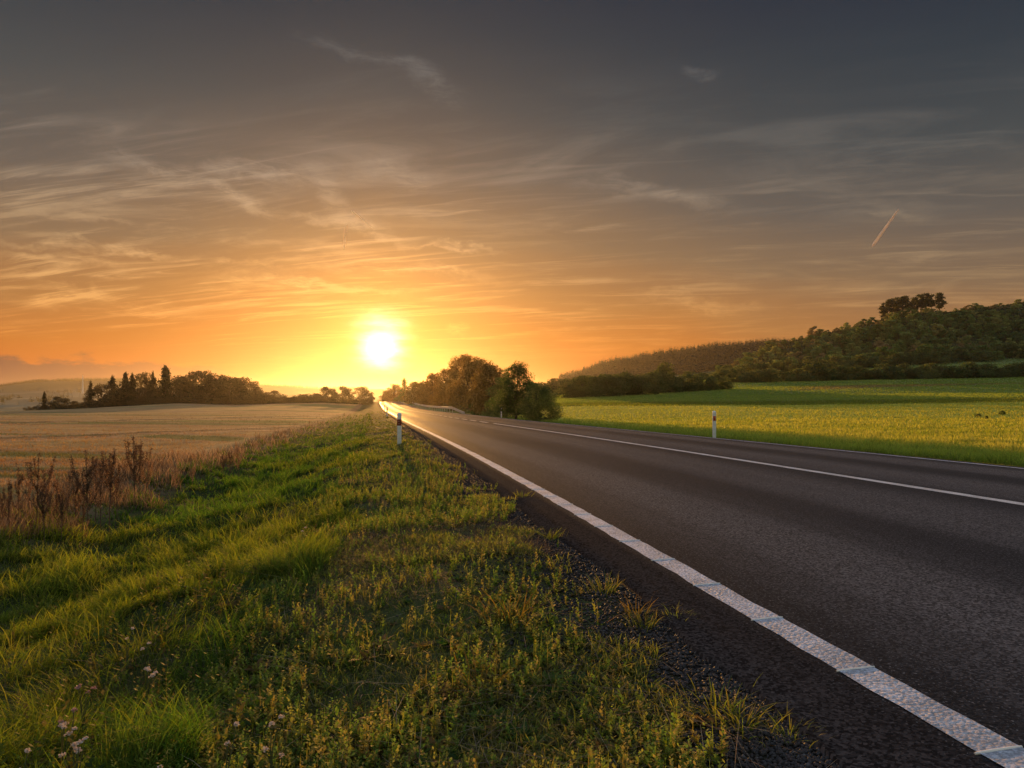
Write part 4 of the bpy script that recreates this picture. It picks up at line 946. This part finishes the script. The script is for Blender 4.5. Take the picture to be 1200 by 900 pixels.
for i, (px, d, tp, k) in enumerate(docks):
    x, y = at(px, d); z = float(ground(x, y)); h = CAMZ + (HY - tp) / F * d - z; h = min(h, 1.35)
    base_l = 'pale dry stalk in the weeds along the stubble edge' if k == 4 else 'rusty brown dock stalk in the weeds along the stubble edge'
    o = thing('dry_weed' if k == 4 else 'dock_plant', dlab.get(i, base_l), 'weed', (x, y, z - .02), RNG.uniform(0, 6.28), h, 'pale dry stalks along the stubble edge' if k == 4 else 'rusty dock stalks along the stubble edge')
    for nm, me in zip(('stalk', 'seed_head'), dk[k]): link(nm, me, o)
# reddish-brown mound of dead weeds behind the clump: part of the cover
# wild flowers in the ditch
WHITE = plain('petals', (.62, .52, .48), .7, trans=.3); PINK = plain('petals_pink', (.45, .26, .25), .7, trans=.3); STG = plain('green_stem', (.07, .09, .03), .7)
def flower(seed, heads, spread, r, mat, h):
    rg = np.random.default_rng(seed); g = Geo(); hs = []
    for k in range(heads):
        gh = Geo(); hs.append(gh)
        e = np.array([rg.normal(0, spread), rg.normal(0, spread), h * rg.uniform(.82, 1.0)]); tube(g, [(0, 0, 0), (e[0] * .2, e[1] * .2, h * .55), e], [.003, .0022, .0014], 5)
        for q in range(16):
            d = rg.normal(size=3); d[2] = abs(d[2]); d /= np.linalg.norm(d); a = np.cross(d, rg.normal(size=3)); a /= np.linalg.norm(a); b_ = np.cross(d, a)
            c = e + d * r * .5; gh.add([c - a * r * .4, c + d * r * .7 - b_ * r * .25, c + a * r * .4 + d * r * .5, c + b_ * r * .3], [(0, 1, 2, 3)])
    return [('stem', g.mesh('stem', [STG]))] + [('flower_head', q.mesh('flower_head', [mat])) for q in hs]
fl = [flower(1, 4, .022, .012, PINK, .3), flower(2, 6, .02, .012, WHITE, .3), flower(3, 2, .02, .011, WHITE, .3), flower(4, 9, .014, .009, WHITE, .25)]
for px, py, k, lab in [(97, 803, 0, 'pinkish flower cluster higher up in the dark ditch grass'), (84, 834, 0, 'pinkish flower cluster with several heads just below the first one'), (72, 848, 1, 'pale flower cluster low at the ditch grass corner'), (148, 739, 2, 'pair of small white flowers in the middle of the ditch grass'), (166, 750, 2, 'tiny white flower beside the pair of white ones'), (171, 783, 1, 'pale pink flower sprig beside the fallen bright grass tuft'),
                       (187, 884, 3, 'flat white flower head at the lower edge of the ditch grass'), (265, 856, 2, 'small white flowers where ditch grass meets the shoulder'), (332, 867, 2, 'small white flowers low on the shoulder'), (354, 616, 2, 'lone white flower far up on the grass bank'), (88, 872, 1, 'pale flower cluster beneath the pinkish ones'), (20, 888, 2, 'small pale flowers in the bottom corner of the grass'), (317, 832, 2, 'tiny white flower on the shoulder growth')]:
    d = 1.5 * F / (py - HY)
    for _ in range(6): x, y = at(px, d); hz = float(ground(x, y)) + .26; d = max(1.5, (CAMZ - hz) * F / (py - HY))
    x, y = at(px, d); o = thing('wild_flower', lab, 'flower', (x, y, float(ground(x, y))), RNG.uniform(0, 6), .26 / .3, 'wild flowers in the roadside grass')
    for nm, me in fl[k]: link(nm, me, o)
# low orange-tinged weeds on the gravel
def weed(seed, w, h, n, cols):
    rg = np.random.default_rng(seed); c = Cover(); P = np.stack([rg.normal(0, w * .2, n), rg.normal(0, w * .2, n), np.zeros(n)], -1); la = np.arctan2(P[:, 1], P[:, 0]) + rg.normal(0, .5, n)
    c.add(*blades(P, rg.uniform(.5, 1, n) * h, rg.uniform(.003, .006, n), pick([(.05, .06, .02)], n), pick(cols, n), rg.uniform(.3, 1.5, n), 3, .6, la, .2))
    for k in range(n // 2):
        pass
    return mesh_np('weed', np.concatenate(c.V), [np.concatenate(c.Q), np.concatenate(c.T)], np.concatenate(c.C), [GRASS])
wm = [weed(1, .18, .12, 60, YG), weed(2, .14, .16, 40, [(.34, .18, .05), (.38, .22, .06)]), weed(3, .24, .10, 80, YG)]
for px, py, k, sc, lab in [(745, 735, 1, 1.0, 'upright orange weed in the dark gravel'), (755, 747, 0, 1.0, 'spreading yellow weed at the foot of the orange one'), (708, 705, 0, 1.3, 'bushy yellow weed at the grass edge by the gravel'), (792, 738, 2, .8, 'flat yellow weed close to the asphalt'), (840, 850, 2, 1.2, 'low green weed alone in the near gravel'), (925, 880, 2, .8, 'sparse weed nearest to the white line'), (600, 735, 1, 1.5, 'tall branching yellow weed in the middle of the shoulder'), (645, 640, 0, 1.2, 'yellow weed where the gravel strip narrows'),
                           (590, 560, 2, 1.2, 'small yellow weed at the pavement edge farther up'), (612, 590, 0, 1.2, 'yellow weed tuft beside the dark gravel patch'), (560, 800, 1, 1.1, 'yellow spike weed low in the shoulder growth'), (870, 870, 0, 1.1, 'spiky green and yellow weed at the edge of the near grass')]:
    d = 1.15 * F / (py - HY); x, y = at(px, d)
    o = link('roadside_weed', wm[k], None, (x, y, float(ground(x, y)) - .005), label=lab, category='weed', group='weeds at the gravel edge'); o.scale = (sc,) * 3; o.rotation_euler[2] = RNG.uniform(0, 6)
# three dark weeds standing above the crop
for px, d, hp, lab in [(1147, 62, 7, 'dark bushy weed standing above the yellow crop'), (1156, 58, 5, 'smaller dark weed beside the bushy one in the yellow crop'), (1175, 66, 9, 'brownish upright weed in the yellow crop')]:
    x, y = at(px, d); h = hp / F * d * .6 + .25; o = link('crop_weed', hb[1], None, (x, y, float(ground(x, y))), label=lab, category='weed', group='weeds in the yellow crop'); o.scale = (h * .7, h * .7, h * .55)

# ------------------------------------------------------------------ vapour trails high in the air
TR_ = bpy.data.materials.new('vapour'); nt, N, L = nodes_of(TR_); b = NB(nt); o_ = b.n('ShaderNodeOutputMaterial')
df = b.n('ShaderNodeBsdfDiffuse'); df.inputs[0].default_value = (.9, .86, .82, 1); tl = b.n('ShaderNodeBsdfTranslucent'); tl.inputs[0].default_value = (.9, .82, .74, 1)
mx = b.n('ShaderNodeMixShader'); mx.inputs[0].default_value = .30; L.new(df.outputs[0], mx.inputs[1]); L.new(tl.outputs[0], mx.inputs[2])
tp = b.n('ShaderNodeBsdfTransparent'); mx2 = b.n('ShaderNodeMixShader'); geo = b.n('ShaderNodeNewGeometry'); ob = b.n('ShaderNodeTexCoord')
L.new(b.ss(.25, .7, b.noise(ob.outputs['Object'], .012, 3), .55, .95), mx2.inputs[0]); L.new(tp.outputs[0], mx2.inputs[1]); L.new(mx.outputs[0], mx2.inputs[2]); L.new(mx2.outputs[0], o_.inputs[0])
for (a, c, r0, r1, lab) in [((1053, 245), (1022, 289), 16, 32, 'clean straight vapour trail high over the wooded hill'), ((406, 263), (403, 291), 9, 20, 'short upright vapour trail above the sun'), ((436, 267), (412, 247), 9, 18, 'short slanting vapour trail above the sun')]:
    D0 = 16000.; A, B_ = azel(*a) * D0, azel(*c) * D0; P = [tuple(A.lerp(B_, q)) for q in np.linspace(0, 1, 14)]; A0 = Vector(P[0]); P = [tuple(Vector(q) - A0) for q in P]
    g = Geo(); rr = np.linspace(r0, r1, 14) * RNG.uniform(.85, 1.15, 14); rr[0] *= .3; rr[-1] *= .3; tube(g, P, rr, 8)
    link('vapour_trail', g.mesh('vapour_trail', [TR_], True), None, tuple(A0), label=lab, category='contrail')

# ------------------------------------------------------------------ haze
hz = bpy.data.materials.new('haze'); nt, N, L = nodes_of(hz); b = NB(nt); o_ = b.n('ShaderNodeOutputMaterial'); pv = b.n('ShaderNodeVolumePrincipled')
pv.inputs['Color'].default_value = (.84, .80, .74, 1); pv.inputs['Density'].default_value = .00007; pv.inputs['Anisotropy'].default_value = .80
L.new(pv.outputs[0], o_.inputs['Volume'])
zmax = float(max(GZ.max(), 60)) + 30; zmin = float(GZ.min()) - 3
g = Geo(); ex = float(max(abs(GX).max(), 1)) + 20; box(g, -ex, ex, float(GY.min()) - 20, float(GY.max()) + 20, zmin, zmax)
link('haze', g.mesh('haze', [hz]), kind='stuff', label='thin evening haze over the fields')
print('GZ', GZ.min(), GZ.max(), 'ext', ex, GY.min(), GY.max(), 'verts', len(GX.ravel()))
